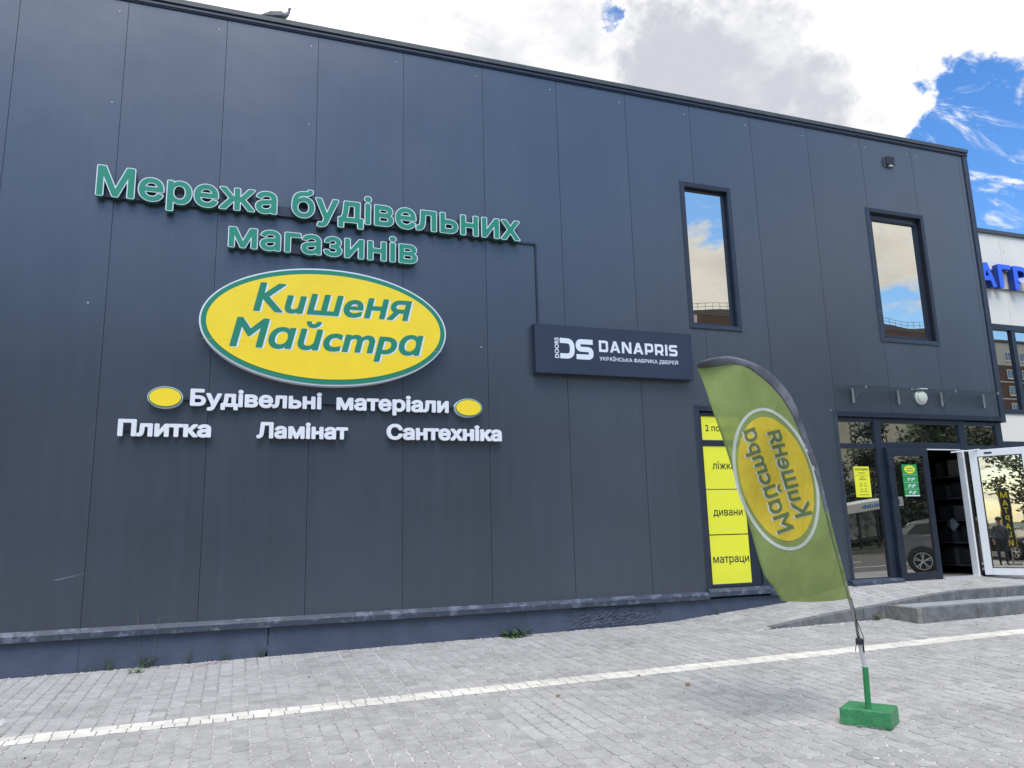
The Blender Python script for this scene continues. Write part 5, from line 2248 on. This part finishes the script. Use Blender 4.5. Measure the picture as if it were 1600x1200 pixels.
lg.build('leg', mat('pigeon_leg', (.35, .12, .10), .6), pg)
MB().lathe([(.0, -.001), (.0035, 0), (.0, .002)], (px + .168, .05 - .0195, pz + .237), (0, -1, 0), 8).build('eye', mat('pigeon_eye', (.4, .12, .03), .3), pg)

# ------------------------------------------------------------------ the street behind the camera (seen in the glass)
def tree_meshes(seed, h, spread, m_, leaf=0.30, n=2600, low=0.22):
    r_ = random.Random(seed)
    tb = MB()
    p = [Vector((0, 0, -.3)), Vector((.05, .02, h * .25)), Vector((-.04, .06, h * .55)), Vector((.05, .0, h * .85))]
    tb.tube(p, [h * .028, h * .022, h * .014, h * .004], 8)
    cl = []
    for i in range(22):
        t = r_.uniform(low, .97)
        a = r_.uniform(0, 2 * math.pi)
        reach = spread * (math.sin(math.pi * min(1, (t - low) / (1.02 - low) * .85 + .12))) * r_.uniform(.45, 1.05)
        q = Vector((math.cos(a) * reach, math.sin(a) * reach, h * t))
        s = Vector((0, 0, max(h * .15, h * (t - .22))))
        tb.tube([s, s.lerp(q, .5) + Vector((0, 0, h * .02)), q], [h * .009, h * .005, h * .002], 5)
        cl.append((q, r_.uniform(.16, .30) * spread + .25, r_.uniform(.6, 1.25)))
    vs, fs, tn = [], [], []
    for i in range(n):
        q, rr_, tone = r_.choice(cl)
        d = Vector((r_.gauss(0, 1), r_.gauss(0, 1), r_.gauss(0, .8))).normalized() * rr_ * r_.uniform(.35, 1.1)
        c = q + d
        a = Vector((r_.gauss(0, 1), r_.gauss(0, 1), r_.gauss(0, .5))).normalized()
        b_ = a.orthogonal().normalized()
        L = leaf * r_.uniform(.6, 1.3)
        k = len(vs)
        vs += [tuple(c - a * L * .5), tuple(c + b_ * L * .28), tuple(c + a * L * .5), tuple(c - b_ * L * .28)]
        fs.append((k, k + 1, k + 2, k + 3))
        tn += [tone * r_.uniform(.75, 1.3)] * 4
    return tb, (vs, fs, tn)


TREEP = {}


def tree(kind, x, y, s, rot, label):
    h, spread, m_, leaf, n, low = {'lime': (8.0, 2.9, LEAFM, .36, 7000, .05), 'maple': (9.5, 2.8, LEAFY, .34, 2400, .25), 'spruce': (9.0, 1.7, LEAFM, .26, 2600, .10)}[kind]
    root = thing('street_tree', (x, y, zg(x, y) + .05), label, 'tree', 'street trees across the road')
    if kind not in TREEP:
        tb, (vs, fs, tn) = tree_meshes({'lime': 4, 'maple': 9, 'spruce': 15}[kind], h, spread, m_, leaf, n, low)
        a = tb.build('trunk', BARK)
        b = with_tone(MB().add(vs, fs).build('crown', m_), tn)
        TREEP[kind] = (a, b)
        ch = [a, b]
    else:
        ch = []
        for o in TREEP[kind]:
            c = o.copy()
            COL.objects.link(c)
            ch.append(c)
    for c in ch:
        c.parent = root
    root.scale = (s, s, s)
    root.rotation_euler = (0, 0, rot)


for i, (k, x, y, s, lb) in enumerate((
        ('lime', 33.0, -23.0, .56, 'dark lime tree behind the left end of the bus shelter'), ('lime', 36.5, -24.5, .62, 'dark lime tree behind the right end of the bus shelter'),
        ('lime', 39.5, -23.5, .90, 'dense lime tree beside the bus shelter'), ('lime', 43.0, -24.5, 1.05, 'taller dense lime tree past the bus shelter'),
        ('lime', 46.5, -24.0, 1.08, 'dense lime tree in the middle of the roadside row'), ('lime', 50.5, -25.0, 1.1, 'broad lime tree toward the far end of the row'),
        ('lime', 54.5, -24.0, 1.08, 'broad lime tree with low limbs near the end of the row'), ('lime', 59.0, -25.0, 1.05, 'last broad lime tree of the row'),
        ('lime', 29.0, -24.5, .44, 'small lime tree left of the bus shelter'), ('lime', 41.5, -28.0, .95, 'lime tree in the second row behind the shelter'),
        ('lime', 48.5, -29.0, 1.15, 'lime tree in the second row behind the middle of the row'),
        ('maple', -17.0, -14.6, .80, 'yellowish maple across the road beyond the parked cars'), ('spruce', -15.0, -10.4, .55, 'small dark spruce by the parked cars'),
        ('maple', -24.0, -19.5, .9, 'yellowish maple farther off along the road'), ('lime', -21.0, -12.0, .45, 'low lime tree behind the parked cars'))):
    tree(k, x, y, s, i * 1.3, lb)

# clipped hedge behind the shelter
hv, hf, ht = [], [], []
hr = random.Random(21)
for i in range(9000):
    x = hr.uniform(24, 64)
    d = hr.random()
    q = Vector((x, -22.0 - 1.6 * d + hr.gauss(0, .12), zg(x, -22) + .1 + 2.3 * hr.random() ** .8 + .25 * math.sin(x * 1.3)))
    a = Vector((hr.gauss(0, 1), hr.gauss(0, 1), hr.gauss(0, .6))).normalized()
    b_ = a.orthogonal().normalized()
    L = .34 * hr.uniform(.6, 1.3)
    k = len(hv)
    hv += [tuple(q - a * L * .5), tuple(q + b_ * L * .3), tuple(q + a * L * .5), tuple(q - b_ * L * .3)]
    hf.append((k, k + 1, k + 2, k + 3))
    ht += [.75 * hr.uniform(.6, 1.3)] * 4
hedge = with_tone(MB().add(hv, hf).build('hedge', LEAFM), ht)
tag(hedge, 'long dark hedge behind the bus shelter across the road', 'hedge')
place(hedge, (44, -22.8, zg(44, -22)))

# pale panel building with ornamented strips
PALE = mat('pale_panels', (0.50, 0.48, 0.43), .85, 0, .12, .5)
ORN = mat('ornament_dark', (0.05, 0.048, 0.045), .8)
WINW = mat('window_white', (.66, .66, .64), .5)
WDARK = glass_mat('far_window_glass', (.7, .75, .8), .35, (.03, .035, .04))
pbz = zg(40, -45)
pb = thing('panel_building', (52, -50, pbz), 'pale concrete panel building with dark ornament strips across the road', 'building')
MB().box(40, 62, -58, -45, pbz - 1, pbz + 12.8).build('wall', PALE, pb)
ob = MB()
for xx in (52.3, 55.2):
    for i in range(26):
        z = pbz + .4 + i * .48
        if xx > 54:
            for a in range(10):
                t = 2 * math.pi * a / 10
                ob.obox((xx + .32 * math.cos(t), -44.985, z + .19 * math.sin(t)), (1, 0, 0), (0, 1, 0), (0, 0, 1), .10, .02, .035)
            ob.obox((xx, -44.985, z + .24), (1, 0, 0), (0, 1, 0), (0, 0, 1), .26, .02, .03)
        else:
            ob.obox((xx, -44.985, z), (1, 0, 0), (0, 1, 0), (0, 0, 1), .14, .02, .14)
ob.build('ornament', ORN, pb)
for i, xx in enumerate((41.2, 44.2, 47.2, 50.0, 57.2, 59.8)):
    for fl in range(4):
        z = pbz + 1.3 + fl * 3.0
        w_ = MB()
        frame_ring(w_, xx, xx + 1.5, z, z + 1.5, .08, -44.99, -44.93)
        w_.box(xx + .70, xx + .78, -44.99, -44.93, z + .0805, z + 1.4195)
        wo = w_.build('window', WINW, pb)
        MB().box(xx + .06, xx + 1.44, -44.995, -44.972, z + .06, z + 1.44).build('pane', WDARK, wo)

# tall brick apartment block with railed roof
BRICK = mat('red_brick', (0.105, 0.060, 0.050), .85, 0, .16, .3)
WPL = mat('white_plaster', (0.52, 0.53, 0.54), .8, 0, .06, .4)
bb = thing('brick_apartment_block', (100, -88, 0), 'tall brown brick apartment block with pale top storeys far across the road', 'building')
BX0, BX1, BY = 56.0, 150.0, -76.0
MB().box(BX0, BX1, BY - 14, BY, -2, 27.4).build('wall', BRICK, bb)
MB().box(112, BX1, BY - 14, BY + .04, 27.405, 31.4).build('top_storey', WPL, bb)
MB().box(BX0, 111.99, BY - 14, BY + .03, 27.405, 30.2).build('top_storey', BRICK, bb)
MB().box(BX0, 60.5, BY - 13, BY + .06, 24, 30.6).build('pale_bay', WPL, bb)
rf = MB()
# shallow curved parapet
n = 40
pr = []
for i in range(n + 1):
    xx = BX0 + (111.9 - BX0) * i / n
    pr.append((xx, BY + .08, 30.5 + .65 * abs(math.sin(xx * .16))))
rf.prism([(BX0, BY + .08, 30.0)] + pr + [(111.9, BY + .08, 30.0)], (0, -.35, 0))
rf.box(112, BX1 + .2, BY - 14, BY + .3, 31.405, 31.8)
roof_ = rf.build('roof_parapet', mat('parapet_dark', (.09, .085, .08), .7), bb)
rl = MB()
for i in range(48):
    xx = BX0 + i * 1.2
    zz = 30.5 + .65 * abs(math.sin(xx * .16))
    rl.tube([(xx, BY - .1, zz), (xx, BY - .1, zz + 1.0)], .035, 5)
for dz in (.5, 1.0):
    rl.tube([(BX0 + i * .6, BY - .1, 30.5 + .65 * abs(math.sin((BX0 + i * .6) * .16)) + dz) for i in range(93)], .035, 5)
rl.build('roof_railing', STEELD, bb)
for z in (24.4, 21.5, 18.6, 15.7):
    MB().box(BX0, BX1, BY + .001, BY + .07, z, z + .22).build('string_course', WPL, bb)
cnt = 0
proto_w = None
for xx in [118 + i * 3.6 for i in range(8)]:
    for z in (28.2, 25.1, 22.2, 19.3, 16.4, 13.5):
        off = 0.05 if z > 27.3 else 0.0
        if proto_w is None:
            w_ = MB()
            frame_ring(w_, 0, 1.5, 0, 1.6, .14, BY + .052, BY + .12)
            w_.box(.70, .80, BY + .052, BY + .12, .1405, 1.4595)
            w_.box(-.1, 1.6, BY + .052, BY + .2, -.12, -.001)
            wo = w_.build('window', WINW)
            pn = MB().box(.12, 1.38, BY + .055, BY + .085, .12, 1.48).build('pane', WDARK)
            pn.parent = wo
            proto_w = (wo, pn)
            wo.parent = bb
        else:
            wo = proto_w[0].copy()
            COL.objects.link(wo)
            pn = proto_w[1].copy()
            COL.objects.link(pn)
            pn.parent = wo
            wo.parent = bb
        wo.location = Vector((xx, 0, z)) - bb.location

# unseen second block, added to keep sky out of the lower cladding's reflection
b2 = thing('added_apartment_block', (-20, -84, 0), 'unseen grey brown apartment block added across the road to darken the lower cladding', 'building')
MB().box(-90, 44, -92, -78, -3, 27.0).build('wall', mat('grey_render', (0.16, 0.145, 0.13), .85, 0, .12, .3), b2)
MB().box(-90.4, 44.4, -92.4, -77.6, 27.005, 27.9).build('roof', mat('roof_felt', (.08, .08, .085), .9), b2)
for z in (2.0, 5.6, 9.2, 12.8, 16.4, 20.0, 23.6):
    for xx in [-84 + i * 9.6 for i in range(13)]:
        w_ = MB()
        frame_ring(w_, xx, xx + 2.4, z, z + 1.7, .14, -77.998, -77.93)
        w_.box(xx + 1.15, xx + 1.25, -77.998, -77.93, z + .1405, z + 1.5595)
        w_.use(WINW)
        w_.cur = 0
        w_.mats = [WINW, WDARK]
        w_.m = [0] * len(w_.f)
        w_.use(WDARK).box(xx + .12, xx + 2.28, -77.995, -77.96, z + .12, z + 1.58)
        w_.build('window', None, b2)

# bus shelter with an advertising strip
SHX0, SHX1, SHY = 28.6, 32.3, -19.6
sz = zg(31, -19)
sh_ = thing('bus_shelter', ((SHX0 + SHX1) / 2, SHY, sz), 'bus stop shelter with pale roof strip and poster walls across the road', 'shelter')
slope = 0.10


def SZ(x):
    return zg(SHX0, -19) + .12 + .11 * (x - SHX0)


fa = MB()
fa.prism([(SHX0, SHY + .9, SZ(SHX0) + 1.62), (SHX1, SHY + .9, SZ(SHX1) + 1.62), (SHX1, SHY + .9, SZ(SHX1) + 2.02), (SHX0, SHY + .9, SZ(SHX0) + 2.02)], (0, -1.8, 0))
fa.build('roof', mat('shelter_white', (.62, .63, .63), .5), sh_)
ps = MB()
for i in range(4):
    xx = SHX0 + .1 + i * (SHX1 - SHX0 - .3) / 3
    ps.box(xx, xx + .1, SHY - .6, SHY - .5, zg(xx, -19) + .05, SZ(xx) + 1.61)
ps.prism([(SHX0, SHY - .5, SZ(SHX0) + .10), (SHX1, SHY - .5, SZ(SHX1) + .10), (SHX1, SHY - .5, SZ(SHX1) + .20), (SHX0, SHY - .5, SZ(SHX0) + .20)], (0, -.1, 0))
ps.build('post', BLACKP, sh_)
for i, cc in enumerate(((.10, .13, .14), (.30, .31, .31), (.20, .21, .18))):
    a = SHX0 + .22 + i * (SHX1 - SHX0 - .3) / 3
    b = a + (SHX1 - SHX0 - .3) / 3 - .14
    MB().add([(a, SHY - .55, SZ(a) + .24), (b, SHY - .55, SZ(b) + .24), (b, SHY - .55, SZ(b) + 1.58), (a, SHY - .55, SZ(a) + 1.58)], [(3, 2, 1, 0)]).build('poster_panel',
        mat('poster_%s' % ('dark', 'pale', 'grey')[i], cc, .4, 0, .5, 2.2, blotch=(.04, .05, .05), blotch_scale=3.5, blotch_range=(.5, .58)), sh_)

fb = MB()
fr_ = random.Random(3)
xx = SHX0 + 1.35
while xx < SHX1 - .25:
    w_ = fr_.uniform(.10, .20)
    if abs(xx - SHX0 - 2.9) > .12:
        fb.add([(xx, SHY + .904, SZ(xx) + 1.74), (xx + w_ - .04, SHY + .904, SZ(xx) + 1.74), (xx + w_ - .04, SHY + .904, SZ(xx) + 1.88 + fr_.choice((0, .05))), (xx, SHY + .904, SZ(xx) + 1.90)], [(0, 1, 2, 3)])
    xx += w_
fb.build('fascia_print', mat('fascia_blue', (.05, .19, .62), .5), sh_)

# cars
def car(x, y, rot, paint, label, group=None):
    zz = zg(x, y) - .01
    root = thing('parked_car', (0, 0, 0), label, 'car', group)
    mats_ = paint
    prof = [(-2.20, .34), (-2.24, .62), (-2.16, .94), (-1.95, 1.02), (-1.0, 1.03), (0.6, 1.00), (1.05, .96), (1.75, .86), (2.12, .72), (2.20, .50), (2.16, .30)]

    def loft(mb, prof, hw, tuck):
        n = len(prof)
        ws = [(-1, .94), (-.985, 1.0), (.985, 1.0), (1, .94)]
        vs = []
        for s in (-1, 1):
            for (px, pz) in prof:
                e = hw * (1 - tuck * max(0, abs(px) - 1.6) / .65)
                vs.append((px, s * e, pz))
        fs = [tuple(range(n)), tuple(range(n, 2 * n))[::-1]]
        for i in range(n):
            j = (i + 1) % n
            fs.append((i, n + i, n + j, j))
        return mb.add(vs, fs)
    b = MB()
    loft(b, prof, .90, .14)
    body = b.build('body', mats_, root, bevel=.07, seg=3)
    gh = [(-2.02, 1.00), (-1.62, 1.36), (-1.2, 1.46), (-.2, 1.50), (.35, 1.45), (1.08, .98)]
    vs = []
    n = len(gh)
    for s in (-1, 1):
        for (px, pz) in gh:
            vs.append((px, s * (.86 - .22 * (pz - 1.0) / .5), pz))
    fs = [tuple(range(n)), tuple(range(n, 2 * n))[::-1]] + [(i, n + i, n + (i + 1) % n, (i + 1) % n) for i in range(n)]
    cab = MB().add(vs, fs).build('cabin', mats_, root, bevel=.05, seg=3)
    # side windows, screens
    gl = MB()
    for s in (-1, 1):
        for pts in ([(-1.72, 1.06), (-1.45, 1.32), (-.98, 1.38), (-.82, 1.06)], [(-.76, 1.06), (-.90, 1.385), (-.12, 1.41), (-.04, 1.06)], [(.02, 1.06), (-.05, 1.41), (.30, 1.37), (.80, 1.06)]):
            q = [(px, s * (.86 - .22 * (pz - 1.0) / .5 + .006), pz) for px, pz in pts]
            gl.add(q, [(0, 1, 2, 3) if s > 0 else (3, 2, 1, 0)])
    gl.add([(1.00, -.70, 1.045), (1.00, .70, 1.045), (.46, .58, 1.41), (.46, -.58, 1.41)], [(0, 1, 2, 3)])
    gl.add([(-2.005, -.68, 1.06), (-2.005, .68, 1.06), (-1.70, .60, 1.33), (-1.70, -.60, 1.33)], [(3, 2, 1, 0)])
    gl.build('window', mat('car_glass', (.012, .018, .02), .08, spec=.35), cab)
    tr_ = MB()
    for s in (-1, 1):
        tr_.tube([(-1.95, s * .874, 1.045), (-1.50, s * .878, 1.042), (.85, s * .872, 1.03)], .010, 5)
        tr_.tube([(-1.9, s * .80, 1.12), (-1.55, s * .72, 1.38), (-1.1, s * .655, 1.475), (-.1, s * .640, 1.505), (.4, s * .66, 1.45)], .012, 5)
    tr_.build('chrome_strip', mat('chrome', (.75, .75, .75), .15, 1.0), cab)
    for px in (-1.38, 1.32):
        for s in (-1, 1):
            yy = s * .82
            MB().lathe([(.36, -.06), (.375, -.05), (.375, .07), (.36, .075)], (px, yy, .345), (0, s, 0), 28).build('wheel_arch', BLACKP, body)
            wv = MB().lathe([(.20, -.10), (.31, -.11), (.335, -.08), (.335, .08), (.31, .105), (.235, .105), (.225, .08)], (px, yy, .335), (0, s, 0), 30).build('wheel', mat('tyre', (.02, .02, .02), .8), root)
            rm = MB()
            rm.lathe([(.235, .02), (.235, .108), (.215, .108), (.205, .03)], (px, yy, .335), (0, s, 0), 30)
            for k in range(5):
                for dq in (-.16, .16):
                    t = 2 * math.pi * k / 5 + .3
                    rm.tube([(px + .05 * math.cos(t), yy + s * .105, .335 + .05 * math.sin(t)), (px + .215 * math.cos(t + dq), yy + s * .10, .335 + .215 * math.sin(t + dq))], .016, 6)
            rm.lathe([(.055, .06), (.055, .115), (.03, .12)], (px, yy, .335), (0, s, 0), 14)
            rm.build('rim', mat('alloy', (.62, .62, .63), .3, .8), wv)
    for s in (-1, 1):
        MB().prism([(2.02, s * .50, .78), (2.14, s * .50, .66), (2.10, s * .80, .64), (1.86, s * .86, .80)], (0, 0, .06)).build('headlight', mat('headlamp_glass', (.7, .72, .75), .1), body)
        MB().box(-2.235, -2.10, s * .55 if s > 0 else -.80, .80 if s > 0 else -.55, .76, .92).build('tail_lamp', mat('tail_red', (.3, .015, .015), .25), body)
        MB().prism([(.78, s * .88, 1.06), (.62, s * .88, 1.06), (.62, s * 1.03, 1.08), (.74, s * 1.03, 1.08)], (0, 0, .13)).build('mirror', mats_, body)
        MB().box(-.30, -.12, s * .90 - .012, s * .90 + .012, .86, .89).build('handle', mats_, body)
    MB().box(2.16, 2.215, -.40, .40, .36, .58).build('grille', BLACKP, body)
    root.location = (x, y, zz)
    root.rotation_euler = (0, 0, rot)
    return root


GREYC = mat('car_grey_paint', (.20, .21, .225), .28, .4)
DARKC = mat('car_dark_paint', (.02, .022, .025), .2, .3)
WHITEC = mat('car_white_paint', (.62, .63, .64), .25)
car(21.99, -6.56, R(47), GREYC, 'grey estate car parked on the forecourt opposite the entrance')
car(25.4, -8.3, R(47), DARKC, 'dark car parked beside the grey estate car opposite the entrance')
car(-13.6, -11.9, R(-14), DARKC, 'dark car parked at the left beyond the vertical signs')
car(-17.5, -10.2, R(-10), WHITEC, 'white car parked behind the dark one')

# upright banner signs with yellow letters
def upright_sign(x, y, z0, z1, word, label, w=0.46):
    zz = zg(x, y)
    t_ = thing('upright_sign', (x, y, zz), label, 'sign', 'upright banner signs')
    MB().box(x - .02, x + .02, y - w / 2, y + w / 2, z0, z1).build('board', mat('board_dark_green', (.022, .030, .020), .5), t_, bevel=.006)
    MB().box(x - .2, x + .2, y - .24, y + .24, zz - .01, zz + .06).tube([(x, y, zz + .05), (x, y, z0 + .001)], .03, 8).build('stand', STEELD, t_)
    ed = MB()
    for s in (-1, 1):
        ed.box(x + .0205, x + .024, y + s * (w / 2 - .012) - .008, y + s * (w / 2 - .012) + .008, z0 + .02, z1 - .02)
    ed.build('edge_line', YELLOW, t_)
    mb = MB()
    n_ = len(word)
    st_ = (z1 - z0 - .06) / n_
    for i, ch in enumerate(word):
        gv = glyph(ch, .03)[0]
        gx0, gx1 = min(p[0] for p in gv), max(p[0] for p in gv)
        gy0, gy1 = min(p[1] for p in gv), max(p[1] for p in gv)
        hh = st_ * .76
        s_ = min(hh / (gy1 - gy0), w * .66 / (gx1 - gx0))
        zc_ = z1 - .03 - st_ * (i + .5)
        put_flat(mb, glyph(ch, .03), lambda a, b, q: (x + .0235, y + (a - (gx0 + gx1) / 2) * s_, zc_ + (b - (gy0 + gy1) / 2) * s_), 0)
    mb.build('lettering', YELLOW, t_)


upright_sign(-5.2, -8.35, .60, 2.82, 'МАТРАЦИ', 'dark upright sign with yellow letters reading МАТРАЦИ downwards', .42)
upright_sign(-5.0, -9.35, .60, 2.36, 'МЕБЛІ', 'dark upright sign with yellow letters reading МЕБЛІ downwards', .42)

# passer-by at the left of the forecourt
def person(x, y, rot, label):
    zz = zg(x, y)
    root = thing('person', (x, y, zz), label, 'person')
    ca, sa = math.cos(rot), math.sin(rot)

    def T(px, py, pz):
        return (x + px * ca - py * sa, y + px * sa + py * ca, zz + pz)
    pts, ed = [], []

    def add(px, py, pz, r_, prev=None, ry=None):
        q = T(px, py, pz)
        pts.append(q + ((r_, ry) if ry else (r_,)))
        if prev is not None:
            ed.append((prev, len(pts) - 1))
        return len(pts) - 1
    pel = add(0, 0, .94, .15, None, .11)
    ab = add(0, 0, 1.10, .145, pel, .105)
    ch_ = add(0, .005, 1.30, .165, ab, .115)
    nk0 = add(0, 0, 1.43, .085, ch_)
    nk = add(0, .01, 1.50, .055, nk0)
    hd0 = add(0, .03, 1.57, .080, nk)
    hd1 = add(0, .03, 1.66, .088, hd0)
    add(0, .02, 1.73, .060, hd1)
    for s in (-1, 1):
        hip = add(s * .10, 0, .86, .095, pel)
        kn = add(s * .11, .02 + (.05 if s > 0 else 0), .48, .062, hip)
        an = add(s * .11, -.02 + (.06 if s > 0 else 0), .10, .043, kn)
        ft = add(s * .115, .06 + (.06 if s > 0 else 0), .045, .042, an)
        add(s * .12, .15 + (.06 if s > 0 else 0), .035, .034, ft)
        shd = add(s * .19, 0, 1.38, .070, ch_)
        el = add(s * .26, -.02, 1.11, .048, shd)
        wr = add(s * .25, .10, .88, .034, el)
        pa = add(s * .245, .13, .82, .030, wr, .02)
        for k, (fx, L) in enumerate(((-.024, .070), (-.008, .082), (.008, .076), (.023, .060))):
            f1 = add(s * .245 + fx, .135, .775, .0095, pa)
            add(s * .245 + fx, .125, .775 - L * .6, .008, f1)
        th_ = add(s * .245 - s * .032, .155, .800, .0095, pa)
        add(s * .245 - s * .042, .165, .765, .008, th_)
    skinm, shirt, trous, shoe = mat('skin', (.42, .25, .18), .6), mat('grey_shirt', (.07, .08, .10), .85), mat('dark_trousers', (.025, .03, .045), .9), mat('dark_shoes', (.03, .028, .028), .6)

    def colr(c):
        h = c.z - zz
        dx = (c.x - x) * ca + (c.y - y) * sa
        if h < .10:
            return 3
        if abs(dx) > .19 and h < .92:
            return 0
        if h < .96 and abs(dx) < .2:
            return 2
        return 0 if h > 1.47 else 1
    body = skin('body', pts, ed, [skinm, shirt, trous, shoe], root, 2, 0, colr)
    cap = MB()
    c = T(0, .022, 1.69)
    cap.lathe([(.112, -.03), (.116, .0), (.105, .055), (.07, .095), (.01, .11)], c, (0, 0, 1), 18)
    f0, f1 = Vector(T(0, .10, 1.672)), Vector(T(0, .215, 1.655))
    sd = Vector((ca, sa, 0))
    cap.add([f0 - sd * .085, f0 + sd * .085, f1 + sd * .055, f1 - sd * .055, f0 - sd * .085 + Vector((0, 0, .008)), f0 + sd * .085 + Vector((0, 0, .008)), f1 + sd * .055 + Vector((0, 0, .008)), f1 - sd * .055 + Vector((0, 0, .008))],
            [(0, 1, 2, 3), (4, 7, 6, 5), (0, 4, 5, 1), (1, 5, 6, 2), (2, 6, 7, 3), (3, 7, 4, 0)])
    cap.build('cap', BLACKP, root, smooth=False)
    st_ = MB()
    st_.tube([T(-.16, .02, 1.43), T(-.06, .135, 1.28), T(.12, .12, 1.06), T(.19, .03, .96)], .018, 6)
    st_.tube([T(-.16, .02, 1.43), T(-.06, -.13, 1.28), T(.12, -.12, 1.06), T(.19, .03, .96)], .018, 6)
    st_.build('strap', BLACKP, root)
    ey = MB()
    for s in (-1, 1):
        ey.lathe([(.0, -.004), (.013, 0), (.0, .008)], T(s * .034, .108, 1.625), (-sa, ca, 0), 8)
    ey.build('eye', mat('eye_dark', (.03, .02, .02), .3), root)
    fc = MB()
    fc.tube([T(0, .112, 1.625), T(0, .135, 1.585), T(0, .118, 1.572)], [.010, .016, .010], 8)
    for s in (-1, 1):
        fc.obox(T(s * .094, .025, 1.60), (ca, sa, 0), (-sa, ca, 0), (0, 0, 1), .010, .020, .032)
    fc.build('face_features', skinm, root, bevel=.004)
    MB().obox(T(0, .112, 1.545), (ca, sa, 0), (-sa, ca, 0), (0, 0, 1), .026, .006, .006).build('mouth', mat('lips', (.30, .12, .10), .6), root)
    return root


person(-4.2, -7.62, R(-80), 'person in a dark cap and grey shirt with a shoulder strap')

# overhead wires
ow = MB()
for dy, z in ((-19.2, 6.3), (-19.6, 6.8), (-20.0, 7.3), (-20.2, 5.6)):
    pts = []
    for i in range(41):
        xx = -60 + i * 4
        pts.append((xx, dy, z + .5 * ((i % 10) / 5 - 1) ** 2 + (3.2 if xx > 24 else max(0, .1 * (xx - 24) + 0)) * (1 if xx > 24 else 0)))
    ow.tube(pts, .012, 4)
o = ow.build('overhead_wires', BLACKP)
tag(o, 'thin overhead wires running along the far side of the road', 'wires')

print('objects', len(bpy.data.objects), 'verts', sum(len(m.vertices) for m in bpy.data.meshes))
